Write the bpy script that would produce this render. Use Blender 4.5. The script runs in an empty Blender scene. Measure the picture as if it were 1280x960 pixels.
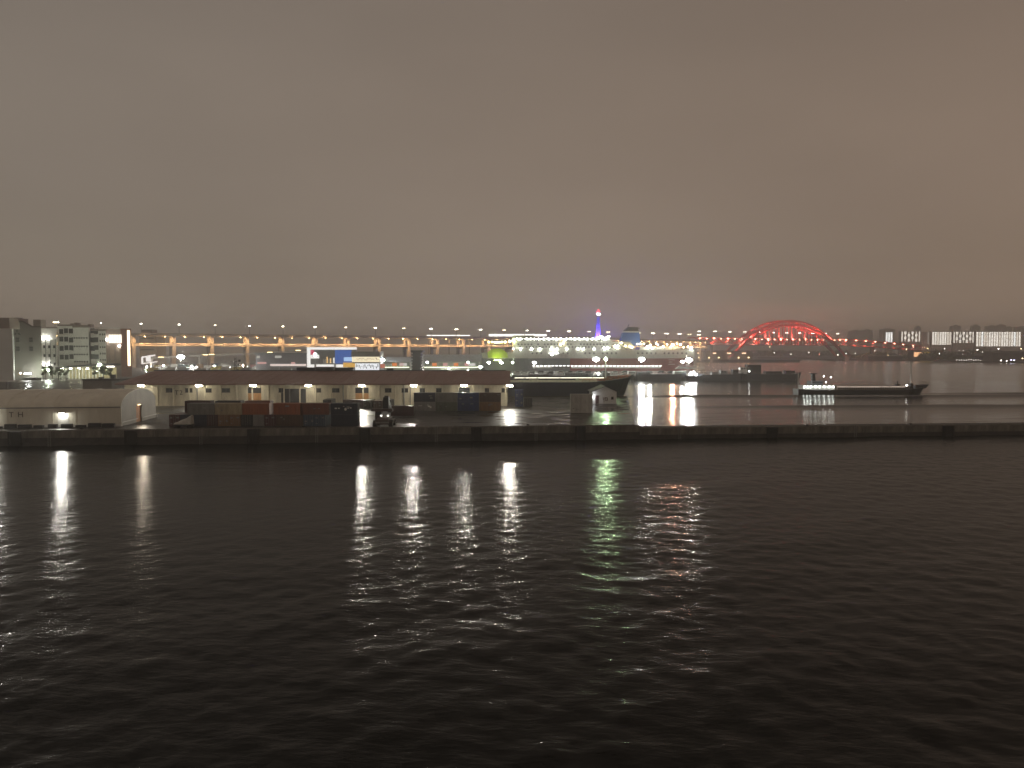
import bpy, bmesh, math, random
import numpy as np
from mathutils import Vector, Matrix
random.seed(7)
rng = np.random.default_rng(11)
C = bpy.context.scene.collection
SC = bpy.context.scene
PI = math.pi

# ------------------------------------------------------------------ camera, world, exposure
F = 930.0
TH = math.atan(41.0 / F)
CAMZ = 20.0
cam_d = bpy.data.cameras.new('camera')
cam_d.sensor_width = 36.0
cam_d.lens = 36.0 * F / 1280.0
cam_d.clip_start = 0.5
cam_d.clip_end = 40000
cam = bpy.data.objects.new('camera', cam_d)
C.objects.link(cam)
cam.location = (0, 0, CAMZ)
cam.rotation_euler = (PI / 2 - TH, 0, 0)
SC.camera = cam

SC.view_settings.view_transform = 'Standard'
SC.view_settings.look = 'None'
SC.view_settings.exposure = 0.0
SC.view_settings.gamma = 1.0
SC.render.engine = 'CYCLES'
SC.cycles.use_denoising = True
SC.cycles.max_bounces = 6
SC.cycles.diffuse_bounces = 2
SC.cycles.glossy_bounces = 4
SC.cycles.transmission_bounces = 2
SC.cycles.volume_bounces = 1
SC.cycles.blur_glossy = 0.0
SC.cycles.sample_clamp_indirect = 6.0
SC.cycles.sample_clamp_direct = 0.0
SC.cycles.use_light_tree = True

# overcast night sky: cloud deck lit brown by the city
W = bpy.data.worlds.new('World')
SC.world = W
W.use_nodes = True
nt = W.node_tree
nt.nodes.clear()
def N(t, kind, **kw):
    n = t.nodes.new(kind)
    for k, v in kw.items():
        setattr(n, k, v)
    return n
wo = N(nt, 'ShaderNodeOutputWorld')
bg = N(nt, 'ShaderNodeBackground')
tc = N(nt, 'ShaderNodeTexCoord')
sep = N(nt, 'ShaderNodeSeparateXYZ')
nt.links.new(tc.outputs['Generated'], sep.inputs[0])
mp = N(nt, 'ShaderNodeMapping')
mp.inputs['Scale'].default_value = (1.6, 1.6, 4.5)
mp.inputs['Location'].default_value = (1.75, 0.6, 0.9)
nt.links.new(tc.outputs['Generated'], mp.inputs['Vector'])
nz = N(nt, 'ShaderNodeTexNoise')
nz.inputs['Scale'].default_value = 1.15
nz.inputs['Detail'].default_value = 4
nz.inputs['Roughness'].default_value = 0.4
nt.links.new(mp.outputs[0], nz.inputs['Vector'])
rampw = N(nt, 'ShaderNodeValToRGB')
e = rampw.color_ramp.elements
SKYK = 1.22
def skc(r, g, b): return (r * SKYK, g * SKYK, b * SKYK, 1)
e[0].position = 0.0; e[0].color = skc(0.262, 0.215, 0.166)
e[1].position = 1.0; e[1].color = skc(0.125, 0.105, 0.086)
x = e.new(0.10); x.color = skc(0.190, 0.160, 0.125)
x = e.new(0.20); x.color = skc(0.186, 0.158, 0.128)
x = e.new(0.42); x.color = skc(0.150, 0.130, 0.108)
nt.links.new(sep.outputs['Z'], rampw.inputs[0])
warm = N(nt, 'ShaderNodeMapRange')          # the city glow is a little warmer towards the bridge side
warm.inputs[1].default_value = -0.7; warm.inputs[2].default_value = 0.7
nt.links.new(sep.outputs['X'], warm.inputs[0])
mixw = N(nt, 'ShaderNodeMix', data_type='RGBA')
nt.links.new(warm.outputs[0], mixw.inputs[0])
mixw.inputs[6].default_value = (1.0, 0.99, 1.01, 1)
mixw.inputs[7].default_value = (1.13, 0.965, 0.89, 1)
m1 = N(nt, 'ShaderNodeMix', data_type='RGBA', blend_type='MULTIPLY')
m1.inputs[0].default_value = 1.0
nt.links.new(rampw.outputs[0], m1.inputs[6]); nt.links.new(mixw.outputs[2], m1.inputs[7])
cl = N(nt, 'ShaderNodeMapRange')
cl.inputs[1].default_value = 0.25; cl.inputs[2].default_value = 0.75
cl.inputs[3].default_value = 0.88; cl.inputs[4].default_value = 1.10
nt.links.new(nz.outputs[0], cl.inputs[0])
m2 = N(nt, 'ShaderNodeMix', data_type='RGBA', blend_type='MULTIPLY')
m2.inputs[0].default_value = 1.0
nt.links.new(m1.outputs[2], m2.inputs[6]); nt.links.new(cl.outputs[0], m2.inputs[7])
nt.links.new(m2.outputs[2], bg.inputs['Color'])
bg.inputs['Strength'].default_value = 1.0
nt.links.new(bg.outputs[0], wo.inputs['Surface'])

# ------------------------------------------------------------------ helpers
CT, ST = math.cos(TH), math.sin(TH)
def at(px, py, D):
    """world point seen at photo pixel (px, py) at ground distance D"""
    dy = F * CT + (480 - py) * ST
    k = D / dy
    return Vector(((px - 640) * k, D, CAMZ + ((480 - py) * CT - F * ST) * k))
def gx(px, D): return (px - 640) / F * D
def gz(py, D): return CAMZ - (py - 439) / F * D
ZQ = 3.0
def gd(py): return (CAMZ - ZQ) * F / (py - 439)      # distance of quay-level ground at row py

MATS = {}
def mat(name, col, rough=0.6, metal=0.0, var=0.25, scale=1.2, spec=0.5, bump=0.0, streak=False):
    if name in MATS: return MATS[name]
    m = bpy.data.materials.new(name); m.use_nodes = True
    t = m.node_tree; b = t.nodes['Principled BSDF']
    b.inputs['Roughness'].default_value = rough
    b.inputs['Metallic'].default_value = metal
    b.inputs['Specular IOR Level'].default_value = spec
    geo = N(t, 'ShaderNodeTexCoord')
    mpn = N(t, 'ShaderNodeMapping')
    mpn.inputs['Scale'].default_value = (1, 1, 0.25) if streak else (1, 1, 1)
    t.links.new(geo.outputs['Object'], mpn.inputs[0])
    n1 = N(t, 'ShaderNodeTexNoise'); n1.inputs['Scale'].default_value = scale
    n1.inputs['Detail'].default_value = 5; n1.inputs['Roughness'].default_value = 0.65
    t.links.new(mpn.outputs[0], n1.inputs['Vector'])
    r = N(t, 'ShaderNodeMapRange')
    r.inputs[1].default_value = 0.3; r.inputs[2].default_value = 0.7
    r.inputs[3].default_value = 1 - var; r.inputs[4].default_value = 1 + var * 0.6
    t.links.new(n1.outputs[0], r.inputs[0])
    mx = N(t, 'ShaderNodeMix', data_type='RGBA', blend_type='MULTIPLY')
    mx.inputs[0].default_value = 1
    mx.inputs[6].default_value = (*col, 1)
    t.links.new(r.outputs[0], mx.inputs[7])
    t.links.new(mx.outputs[2], b.inputs['Base Color'])
    if bump:
        bp = N(t, 'ShaderNodeBump'); bp.inputs['Strength'].default_value = bump
        bp.inputs['Distance'].default_value = 0.05
        t.links.new(n1.outputs[0], bp.inputs['Height']); t.links.new(bp.outputs[0], b.inputs['Normal'])
    MATS[name] = m
    return m
def emis(name, col, s, sample=True):
    if name in MATS: return MATS[name]
    m = bpy.data.materials.new(name); m.use_nodes = True
    t = m.node_tree; t.nodes.clear()
    o = N(t, 'ShaderNodeOutputMaterial'); e = N(t, 'ShaderNodeEmission')
    e.inputs[0].default_value = (*col, 1); e.inputs[1].default_value = s
    t.links.new(e.outputs[0], o.inputs[0])
    m.cycles.emission_sampling = 'FRONT' if sample else 'NONE'
    MATS[name] = m
    return m

class MB:
    def __init__(s): s.v = []; s.f = []; s.m = []
    def face(s, idx, m=0): s.f.append(tuple(idx)); s.m.append(m)
    def add(s, vs, fs, m=0):
        o = len(s.v); s.v += [tuple(v) for v in vs]
        for f in fs: s.face([i + o for i in f], m)
        return s
    def box(s, x0, x1, y0, y1, z0, z1, m=0):
        vs = [(x0,y0,z0),(x1,y0,z0),(x1,y1,z0),(x0,y1,z0),(x0,y0,z1),(x1,y0,z1),(x1,y1,z1),(x0,y1,z1)]
        return s.add(vs, [(0,3,2,1),(4,5,6,7),(0,1,5,4),(1,2,6,5),(2,3,7,6),(3,0,4,7)], m)
    def cbox(s, c, d, m=0):
        return s.box(c[0]-d[0]/2, c[0]+d[0]/2, c[1]-d[1]/2, c[1]+d[1]/2, c[2]-d[2]/2, c[2]+d[2]/2, m)
    def beam(s, p0, p1, w, h=None, m=0):
        """rectangular bar between two points"""
        h = h or w
        p0, p1 = Vector(p0), Vector(p1); d = (p1 - p0)
        if d.length < 1e-6: return s
        d.normalize(); up = Vector((0,0,1)) if abs(d.z) < 0.95 else Vector((0,1,0))
        a = d.cross(up).normalized() * w / 2; b = a.cross(d).normalized() * h / 2
        vs = [p0-a-b, p0+a-b, p0+a+b, p0-a+b, p1-a-b, p1+a-b, p1+a+b, p1-a+b]
        return s.add(vs, [(0,1,2,3),(7,6,5,4),(0,4,5,1),(1,5,6,2),(2,6,7,3),(3,7,4,0)], m)
    def tube(s, p0, p1, r, n=8, r1=None, m=0):
        r1 = r if r1 is None else r1
        p0, p1 = Vector(p0), Vector(p1); d = (p1-p0).normalized()
        up = Vector((0,0,1)) if abs(d.z) < 0.95 else Vector((0,1,0))
        a = d.cross(up).normalized(); b = a.cross(d).normalized()
        o = len(s.v)
        for P, R in ((p0, r), (p1, r1)):
            for i in range(n):
                t = 2*PI*i/n; s.v.append(tuple(P + a*R*math.cos(t) + b*R*math.sin(t)))
        for i in range(n): j = (i+1) % n; s.face([o+i, o+n+i, o+n+j, o+j], m)
        s.face([o+i for i in range(n)], m); s.face([o+n+i for i in reversed(range(n))], m)
        return s
    def prism(s, poly, axis, a0, a1, m=0):
        """extrude a polygon; axis 'x': poly in (y,z), 'y': (x,z), 'z': (x,y)"""
        n = len(poly)
        def P(p, a): return {'x': (a, p[0], p[1]), 'y': (p[0], a, p[1]), 'z': (p[0], p[1], a)}[axis]
        o = len(s.v)
        s.v += [P(p, a0) for p in poly] + [P(p, a1) for p in poly]
        for i in range(n): j = (i+1) % n; s.face([o+i, o+j, o+n+j, o+n+i], m)
        s.face([o+i for i in reversed(range(n))], m); s.face([o+n+i for i in range(n)], m)
        return s
    def ball(s, c, r, m=0, nu=8, nv=5, sz=1.0):
        o = len(s.v)
        for j in range(1, nv):
            ph = PI*j/nv
            for i in range(nu):
                t = 2*PI*i/nu
                s.v.append((c[0]+r*math.sin(ph)*math.cos(t), c[1]+r*math.sin(ph)*math.sin(t), c[2]+r*sz*math.cos(ph)))
        s.v.append((c[0], c[1], c[2]+r*sz)); s.v.append((c[0], c[1], c[2]-r*sz))
        T = len(s.v)-2; B = T+1
        for j in range(nv-2):
            for i in range(nu):
                k = (i+1) % nu; s.face([o+j*nu+i, o+(j+1)*nu+i, o+(j+1)*nu+k, o+j*nu+k], m)
        for i in range(nu):
            k = (i+1) % nu
            s.face([T, o+i, o+k], m); s.face([B, o+(nv-2)*nu+k, o+(nv-2)*nu+i], m)
        return s
    def mesh(s, name, mats, fix=True):
        me = bpy.data.meshes.new(name)
        me.from_pydata(s.v, [], s.f)
        for mm in (mats if isinstance(mats, (list, tuple)) else [mats]): me.materials.append(mm)
        if any(s.m): me.polygons.foreach_set('material_index', s.m)
        if fix:
            bm = bmesh.new(); bm.from_mesh(me)
            bmesh.ops.recalc_face_normals(bm, faces=bm.faces); bm.to_mesh(me); bm.free()
        me.update()
        return me
def link(o, parent=None):
    C.objects.link(o)
    if parent: o.parent = parent
    return o
def ob(name, mesh, parent=None, loc=(0,0,0), rz=0.0, rot=None):
    o = bpy.data.objects.new(name, mesh); o.location = loc
    o.rotation_euler = rot if rot else (0,0,rz)
    return link(o, parent)
def build(name, mb, mats, parent=None, loc=(0,0,0), rz=0.0, org=None):
    if org is not None:
        mb.v = [(v[0]-org[0], v[1]-org[1], v[2]-org[2]) for v in mb.v]
    return ob(name, mb.mesh(name, mats), parent, loc, rz)
def tag(o, label=None, cat=None, group=None, kind=None):
    if label: o['label'] = label
    if cat: o['category'] = cat
    if group: o['group'] = group
    if kind: o['kind'] = kind
    return o
def thing(name, label, cat, loc=(0,0,0), rz=0.0, group=None):
    o = bpy.data.objects.new(name, None); o.empty_display_size = 1
    o.location = loc; o.rotation_euler = (0,0,rz); C.objects.link(o)
    return tag(o, label, cat, group)
def dup(root, loc, rz=0.0, label=None, swap=None):
    r = root.copy(); C.objects.link(r); r.location = loc; r.rotation_euler = (0,0,rz)
    if label: r['label'] = label
    def rec(src, dst):
        for ch in src.children:
            c = ch.copy(); C.objects.link(c); c.parent = dst
            if swap and c.type == 'MESH':
                for i, s in enumerate(c.material_slots):
                    if s.material in swap:
                        s.link = 'OBJECT'; s.material = swap[s.material]
            rec(ch, c)
    rec(root, r)
    return r
def text_mesh(s, size, depth=0.03):
    cu = bpy.data.curves.new('txt', 'FONT'); cu.body = s; cu.size = size; cu.extrude = depth
    cu.align_x = 'CENTER'; cu.align_y = 'CENTER'; cu.resolution_u = 3
    o = bpy.data.objects.new('txt', cu); C.objects.link(o)
    dg = bpy.context.evaluated_depsgraph_get()
    me = bpy.data.meshes.new_from_object(o.evaluated_get(dg))
    bpy.data.objects.remove(o); bpy.data.curves.remove(cu)
    return me

# ------------------------------------------------------------------ materials
M = dict(
    concrete=mat('concrete', (0.15,0.14,0.12), 0.7, var=0.6, scale=0.8, bump=0.3, streak=True),
    darkconc=mat('dark_concrete', (0.06,0.056,0.05), 0.8, var=0.4, scale=0.6, bump=0.3),
    rubber=mat('rubber', (0.022,0.021,0.02), 0.85),
    steel=mat('grey_steel', (0.22,0.22,0.21), 0.5, 0.3),
    dark=mat('dark_steel', (0.025,0.026,0.028), 0.55),
    white=mat('white_paint', (0.72,0.72,0.69), 0.5, var=0.15, scale=0.3),
    cream=mat('cream_wall', (0.64,0.59,0.45), 0.75, var=0.38, scale=0.35, streak=True),
    roofbrown=mat('brown_roof', (0.26,0.145,0.118), 0.6, var=0.2, scale=0.4),
    membrane=mat('pale_membrane', (0.70,0.68,0.58), 0.55, var=0.18, scale=0.25, streak=True),
    glassdark=mat('dark_glass', (0.02,0.022,0.025), 0.15),
    bluegrey=mat('blue_grey', (0.25,0.28,0.31), 0.6),
    navy=mat('navy_hull', (0.03,0.04,0.07), 0.55, var=0.3, scale=0.2),
    land=mat('land_asphalt', (0.05,0.048,0.045), 0.75, var=0.4, scale=0.05),
    red=mat('red_bridge_paint', (0.58,0.075,0.065), 0.55, var=0.15, scale=0.1),
    greyconc=mat('viaduct_concrete', (0.32,0.30,0.27), 0.75, var=0.2, scale=0.1),
    leaf=mat('foliage', (0.06,0.09,0.035), 0.7, var=0.5, scale=0.8),
    bark=mat('bark', (0.06,0.045,0.03), 0.9),
)
L = dict(
    eave=emis('eave_lamp_glow', (1.0,0.91,0.72), 190),
    warm=emis('warm_lamp_glow', (1.0,0.72,0.36), 60),
    street=emis('street_lamp_glow', (1.0,0.86,0.62), 45),
    white=emis('white_lamp_glow', (1.0,0.97,0.88), 60),
    flood=emis('floodlight_glow', (0.98,1.0,0.93), 900),
    greenish=emis('greenish_lamp_glow', (0.80,1.0,0.78), 160),
    small=emis('small_lamp_glow', (1.0,0.85,0.6), 14, False),
    smallw=emis('small_white_glow', (1.0,0.95,0.85), 10, False),
)

# ------------------------------------------------------------------ water
def water_mat(name, bump, rough, scale, refl):
    """dark turbid harbour water: Fresnel mirror over a nearly black body"""
    m = bpy.data.materials.new(name); m.use_nodes = True
    t = m.node_tree; t.nodes.clear()
    o = N(t, 'ShaderNodeOutputMaterial'); mxs = N(t, 'ShaderNodeMixShader')
    gl = N(t, 'ShaderNodeBsdfAnisotropic' if hasattr(bpy.types, 'ShaderNodeBsdfAnisotropic') else 'ShaderNodeBsdfGlossy'); df = N(t, 'ShaderNodeBsdfDiffuse')
    gl.inputs['Roughness'].default_value = rough
    gl.inputs['Color'].default_value = (refl, refl, refl, 1)
    df.inputs['Color'].default_value = (0.006, 0.007, 0.006, 1)
    fr = N(t, 'ShaderNodeFresnel'); fr.inputs['IOR'].default_value = 1.33
    g = N(t, 'ShaderNodeNewGeometry')
    mpn = N(t, 'ShaderNodeMapping'); mpn.inputs['Scale'].default_value = (0.5, 1.0, 1.0)
    mpn.inputs['Rotation'].default_value = (0, 0, 0.25)
    t.links.new(g.outputs['Position'], mpn.inputs[0])
    n1 = N(t, 'ShaderNodeTexNoise'); n1.inputs['Scale'].default_value = scale
    n1.inputs['Detail'].default_value = 3; n1.inputs['Roughness'].default_value = 0.55
    t.links.new(mpn.outputs[0], n1.inputs['Vector'])
    bp = N(t, 'ShaderNodeBump'); bp.inputs['Strength'].default_value = 1.0
    bp.inputs['Distance'].default_value = bump
    t.links.new(n1.outputs[0], bp.inputs['Height'])
    for q in (gl, df, fr): t.links.new(bp.outputs[0], q.inputs['Normal'])
    t.links.new(fr.outputs[0], mxs.inputs[0]); t.links.new(df.outputs[0], mxs.inputs[1]); t.links.new(gl.outputs[0], mxs.inputs[2])
    t.links.new(mxs.outputs[0], o.inputs[0])
    return m
water_near = water_mat('choppy_water', 0.06, 0.185, 2.0, 0.58)
water_basin = water_mat('sheltered_water', 0.08, 0.125, 0.9, 0.80)
water_far = water_mat('far_water', 0.12, 0.20, 0.35, 0.85)

def grid(x0, x1, y0, y1, sx, sy):
    xs = np.linspace(x0, x1, int(round((x1-x0)/sx))+1); ys = np.linspace(y0, y1, int(round((y1-y0)/sy))+1)
    X, Y = np.meshgrid(xs, ys)
    ny, nx = X.shape
    i = np.arange(ny*nx).reshape(ny, nx)
    Q = np.stack([i[:-1,:-1], i[:-1,1:], i[1:,1:], i[1:,:-1]], -1).reshape(-1, 4)
    return X, Y, Q
def waves(X, Y, nw, l0, l1, tot, spread):
    Z = np.zeros_like(X)
    lam = np.exp(rng.uniform(math.log(l0), math.log(l1), nw))
    ang = rng.normal(-1.2, spread, nw)         # travelling mostly towards the camera, a little sideways
    ph = rng.uniform(0, 2*PI, nw)
    ak = tot * math.sqrt(2.0 / nw)
    for l, a, p in zip(lam, ang, ph):
        k = 2*PI/l
        Z += ak/k*np.sin(k*(X*math.cos(a)+Y*math.sin(a))+p + 0.8*np.sin(0.05*X+0.04*Y+p))
    return Z
def make_water():
    X, Y, Q = grid(-170.0, 190.0, 16.0, 188.0, 0.36, 0.36)
    Z = waves(X, Y, 80, 1.2, 4.6, 0.050, 1.25) + waves(X, Y, 12, 8.0, 26.0, 0.014, 0.4)
    Z *= 1 + 0.65*np.sin(X*0.021+Y*0.013+1.0)*np.sin(Y*0.034-X*0.011+0.4)
    Z *= np.clip(np.minimum(np.minimum(X+170, 190-X), np.minimum(Y-16, 188-Y))/6.0, 0, 1)
    V1 = np.stack([X, Y, Z], -1).reshape(-1, 3); Q1 = Q
    # calm basin behind the pier, crossed by the long low swells of a wake
    X, Y, Q = grid(-64.0, 416.0, 188.0, 500.0, 3.0, 0.5)
    Z = waves(X, Y, 36, 3.0, 14.0, 0.016, 0.3)
    def ridge(yc, w, h, x_on, x_len):
        return h*np.exp(-((Y-yc)/w)**2)*np.clip((X-x_on)/x_len, 0, 1)
    wob = 1.2*np.sin(X*0.035)+0.7*np.sin(X*0.081+1)
    Z += ridge(265+wob*0.7+0.012*X, 4.0, 0.95, 52, 70)
    Z += ridge(328.5+wob*0.6, 2.8, 0.75, 48, 30)
    Z += ridge(352-(X-196)*0.26+wob, 4.0, 1.0, 185, 50)
    Z += ridge(224+wob, 2.0, 0.10, 80, 120)
    Z *= np.clip(np.minimum(np.minimum(X+64, 416-X)/9, np.minimum(Y-188, 500-Y)/4.0), 0, 1)
    V2 = np.stack([X, Y, Z], -1).reshape(-1, 3)
    R = 7000
    def q(x0, x1, y0, y1): return [(x0,y0,0),(x1,y0,0),(x1,y1,0),(x0,y1,0)]
    ext = np.array(q(-R,R,-300,16)+q(-R,-170,16,188)+q(190,R,16,188)+q(-R,-64,188,500)+q(416,R,188,500)+q(-R,R,500,R), float)
    n1, n2 = len(V1), len(V2)
    V = np.concatenate([V1, V2, ext])
    Q = np.concatenate([Q1, Q+n1, (np.arange(len(ext))+n1+n2).reshape(-1,4)])
    mi = np.zeros(len(Q), np.int32); mi[len(Q1):] = 1; mi[-6:-3] = 0; mi[-3:] = 2
    me = bpy.data.meshes.new('harbour_water')
    me.vertices.add(len(V)); me.vertices.foreach_set('co', V.astype(np.float32).ravel())
    me.loops.add(len(Q)*4); me.loops.foreach_set('vertex_index', Q.astype(np.int32).ravel())
    me.polygons.add(len(Q)); me.polygons.foreach_set('loop_start', (np.arange(len(Q))*4).astype(np.int32))
    for mm in (water_near, water_basin, water_far): me.materials.append(mm)
    me.polygons.foreach_set('material_index', mi)
    me.polygons.foreach_set('use_smooth', np.ones(len(Q), bool))
    me.update(); me.validate()
    tag(ob('harbour_water', me), kind='structure')
make_water()

# ------------------------------------------------------------------ ground
def wet_mat():
    m = bpy.data.materials.new('wet_asphalt'); m.use_nodes = True
    t = m.node_tree; b = t.nodes['Principled BSDF']
    g = N(t, 'ShaderNodeNewGeometry')
    mpn = N(t, 'ShaderNodeMapping'); mpn.inputs['Scale'].default_value = (0.11, 0.33, 1)
    t.links.new(g.outputs['Position'], mpn.inputs[0])
    n1 = N(t, 'ShaderNodeTexNoise'); n1.inputs['Scale'].default_value = 1.0
    n1.inputs['Detail'].default_value = 5; n1.inputs['Roughness'].default_value = 0.55
    t.links.new(mpn.outputs[0], n1.inputs['Vector'])
    sx = N(t, 'ShaderNodeSeparateXYZ'); t.links.new(g.outputs['Position'], sx.inputs[0])
    wx = N(t, 'ShaderNodeMapRange')        # the bare right end of the pier lies lower and floods more
    wx.inputs[1].default_value = -20; wx.inputs[2].default_value = 60
    wx.inputs[3].default_value = -0.07; wx.inputs[4].default_value = 0.05
    t.links.new(sx.outputs['X'], wx.inputs[0])
    ad = N(t, 'ShaderNodeMath', operation='ADD')
    t.links.new(n1.outputs[0], ad.inputs[0]); t.links.new(wx.outputs[0], ad.inputs[1])
    pud = N(t, 'ShaderNodeMapRange')
    pud.inputs[1].default_value = 0.50; pud.inputs[2].default_value = 0.58
    t.links.new(ad.outputs[0], pud.inputs[0])
    r = N(t, 'ShaderNodeMapRange')
    r.inputs[3].default_value = 0.42; r.inputs[4].default_value = 0.05
    t.links.new(pud.outputs[0], r.inputs[0]); t.links.new(r.outputs[0], b.inputs['Roughness'])
    sp = N(t, 'ShaderNodeMapRange'); sp.inputs[3].default_value = 0.10; sp.inputs[4].default_value = 0.24
    t.links.new(pud.outputs[0], sp.inputs[0]); t.links.new(sp.outputs[0], b.inputs['Specular IOR Level'])
    n2 = N(t, 'ShaderNodeTexNoise'); n2.inputs['Scale'].default_value = 0.9; n2.inputs['Detail'].default_value = 6
    t.links.new(g.outputs['Position'], n2.inputs['Vector'])
    c = N(t, 'ShaderNodeMix', data_type='RGBA')
    c.inputs[6].default_value = (0.022,0.021,0.020,1); c.inputs[7].default_value = (0.05,0.047,0.043,1)
    t.links.new(n2.outputs[0], c.inputs[0]); t.links.new(c.outputs[2], b.inputs['Base Color'])
    bst = N(t, 'ShaderNodeMapRange')
    bst.inputs[3].default_value = 0.6; bst.inputs[4].default_value = 0.10
    t.links.new(pud.outputs[0], bst.inputs[0])
    bp = N(t, 'ShaderNodeBump'); bp.inputs['Distance'].default_value = 0.05
    t.links.new(bst.outputs[0], bp.inputs['Strength'])
    t.links.new(n2.outputs[0], bp.inputs['Height']); t.links.new(bp.outputs[0], b.inputs['Normal'])
    return m
wet = wet_mat()
def yf(X): return 165.8 + 0.0917*X        # the water-side edge of the pier

def polytop(name, pts, z1, mats, z0=-4.0, kind='structure'):
    mb = MB(); n = len(pts)
    mb.v = [(p[0],p[1],z0) for p in pts] + [(p[0],p[1],z1) for p in pts]
    for i in range(n): j = (i+1) % n; mb.face([i, j, n+j, n+i], 1)
    mb.face([n+i for i in range(n)], 0)
    o = build(name, mb, mats); tag(o, kind=kind)
    return o
quay = polytop('quay', [(-900,yf(-900)),(28,yf(28)),(43,277),(-900,277)], ZQ, [wet, M['darkconc']])
# narrow mole carrying on to the right of the pier, open water behind it
ZM = 2.3
mole = polytop('mole', [(28.02,yf(28.02)),(700,yf(700)),(700,yf(700)+7),(28.75,yf(28.75)+7)], ZM, [M['darkconc'], M['darkconc']])
mb = MB().box(-30, 42.8, 276.2, 276.8, ZQ+0.004, ZQ+0.35)
build('parapet', mb, M['darkconc'], quay)
# concrete capping beam and kerb blocks along the water edge
ang = math.atan(0.0917)
kb = MB().box(-2.55, 2.55, 0.0, 0.55, 0.0, 0.30).mesh('kerb_block', M['concrete'])
cp = MB().box(-2.62, 2.62, -0.22, 0.0, -1.35, 0.12).mesh('face_panel', M['concrete'])
for k in range(-27, 34):
    X = k*5.3*math.cos(ang); zt, q_ = (ZQ, quay) if X < 28 else (ZM, mole)
    o = ob('kerb_block', kb, q_, (X, yf(X)+0.25, zt+0.004+random.uniform(0,0.03)), ang)
    o = ob('face_panel', cp, q_, (X, yf(X)-0.004, zt+0.02+random.uniform(-0.03,0.03)), ang)
fend = MB().box(-1.15, 1.15, -0.95, -0.23, -2.6, 0.2).box(-1.3, 1.3, -0.6, -0.23, -2.9, -2.2)
fend.tube((-0.9,-1.05,-2.5),(-0.9,-1.05,0.2),0.28).tube((0.9,-1.05,-2.5),(0.9,-1.05,0.2),0.28)
fm = fend.mesh('rubber_fender', M['rubber'])
FPX = [-125, 18, 163, 316, 456, 595, 725, 965, 1185, 1330]
FLAB = ['rubber dock fender below the left end of the pale curved shed', 'rubber dock fender below the lettered panel of the curved shed',
 'rubber dock fender below the orange doorway of the curved shed', 'rubber dock fender below the orange containers',
 'rubber dock fender below the gap beside the navy container stack', 'rubber dock fender below the far blue container stack',
 'rubber dock fender below the stacked cream cabins', 'rubber dock fender below the stern of the lit coaster',
 'rubber dock fender below the bow of the lit coaster', 'rubber dock fender at the right end of the pier wall']
for px, lb in zip(FPX, FLAB):
    X = gx(px, 165); X = (px-640)/F*(165.8)/(1-(px-640)/F*0.0917)
    tag(ob('rubber_fender', fm, None, (X, yf(X), ZQ if X < 28 else ZM), ang), lb, 'dock fender', 'fenders on the pier wall')
# rung ladders down the wall
for px in (60, 250, 395, 545, 670, 850, 1070):
    X = (px-640)/F*165.8/(1-(px-640)/F*0.0917); lt_ = MB()
    zt, q_ = (ZQ, quay) if X < 28 else (ZM, mole)
    for dx in (-0.25, 0.25): lt_.beam((dx,-0.32,-3.2),(dx,-0.32,0.5),0.07)
    for k in range(9): lt_.beam((-0.25,-0.32,-3+k*0.36),(0.25,-0.32,-3+k*0.36),0.05)
    o = ob('ladder', lt_.mesh('ladder', M['steel']), q_, (X, yf(X), zt), ang)
# mooring bollards along the edge
bol = MB().tube((0,0,0),(0,0,0.45),0.22).tube((0,0,0.45),(0,0,0.62),0.36).mesh('bollard', M['dark'])
BPX = [(100,'beside the curved shed'), (235,'in front of the tarpaulin heap'), (378,'in front of the maroon container'), (520,'in front of the reach stacker, to its right'),
       (660,'level with the right end of the warehouse'), (802,'level with the bow of the moored ship'), (858,'right of the moored ship, beside the puddles'), (1010,'level with the coaster cabin'), (1140,'level with the coaster foremast')]
for px, w in BPX:
    X = (px-640)/F*(167.3)/(1-(px-640)/F*0.0917)
    tag(ob('mooring_bollard', bol, None, (X, yf(X)+1.5, ZQ if X < 28 else ZM)), 'dark mooring bollard on the pier edge, '+w, 'bollard', 'bollards along the pier edge')

# other shores
polytop('left_land', [(-3000,277.02),(-60,277.02),(-60,764),(-3000,764)], ZQ, [wet, M['darkconc']])
polytop('ferry_pier', [(-59.98,505),(186,505),(178,640),(-59.98,640)], ZQ, [wet, M['darkconc']])
polytop('far_land', [(-6000,764.02),(186,764.02),(333,1357),(525,1357),(600,1700),(720,2300),(690,1700),(660,1560),(806,1500),(862,1255),(1100,1150),(6500,1100),(6500,6800),(-6000,6800)], ZQ, [M['land'], M['darkconc']])

def beam(parent, loc, power, tilt, col, size=0.35, cone=150):
    l = bpy.data.lights.new('floodlight_beam', 'SPOT'); l.energy = power; l.color = col
    l.shadow_soft_size = size; l.spot_size = math.radians(cone); l.spot_blend = 0.9
    o = bpy.data.objects.new('floodlight_beam', l); o.location = loc
    o.rotation_euler = (PI/2-math.radians(tilt), 0, PI); return link(o, parent)
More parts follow.
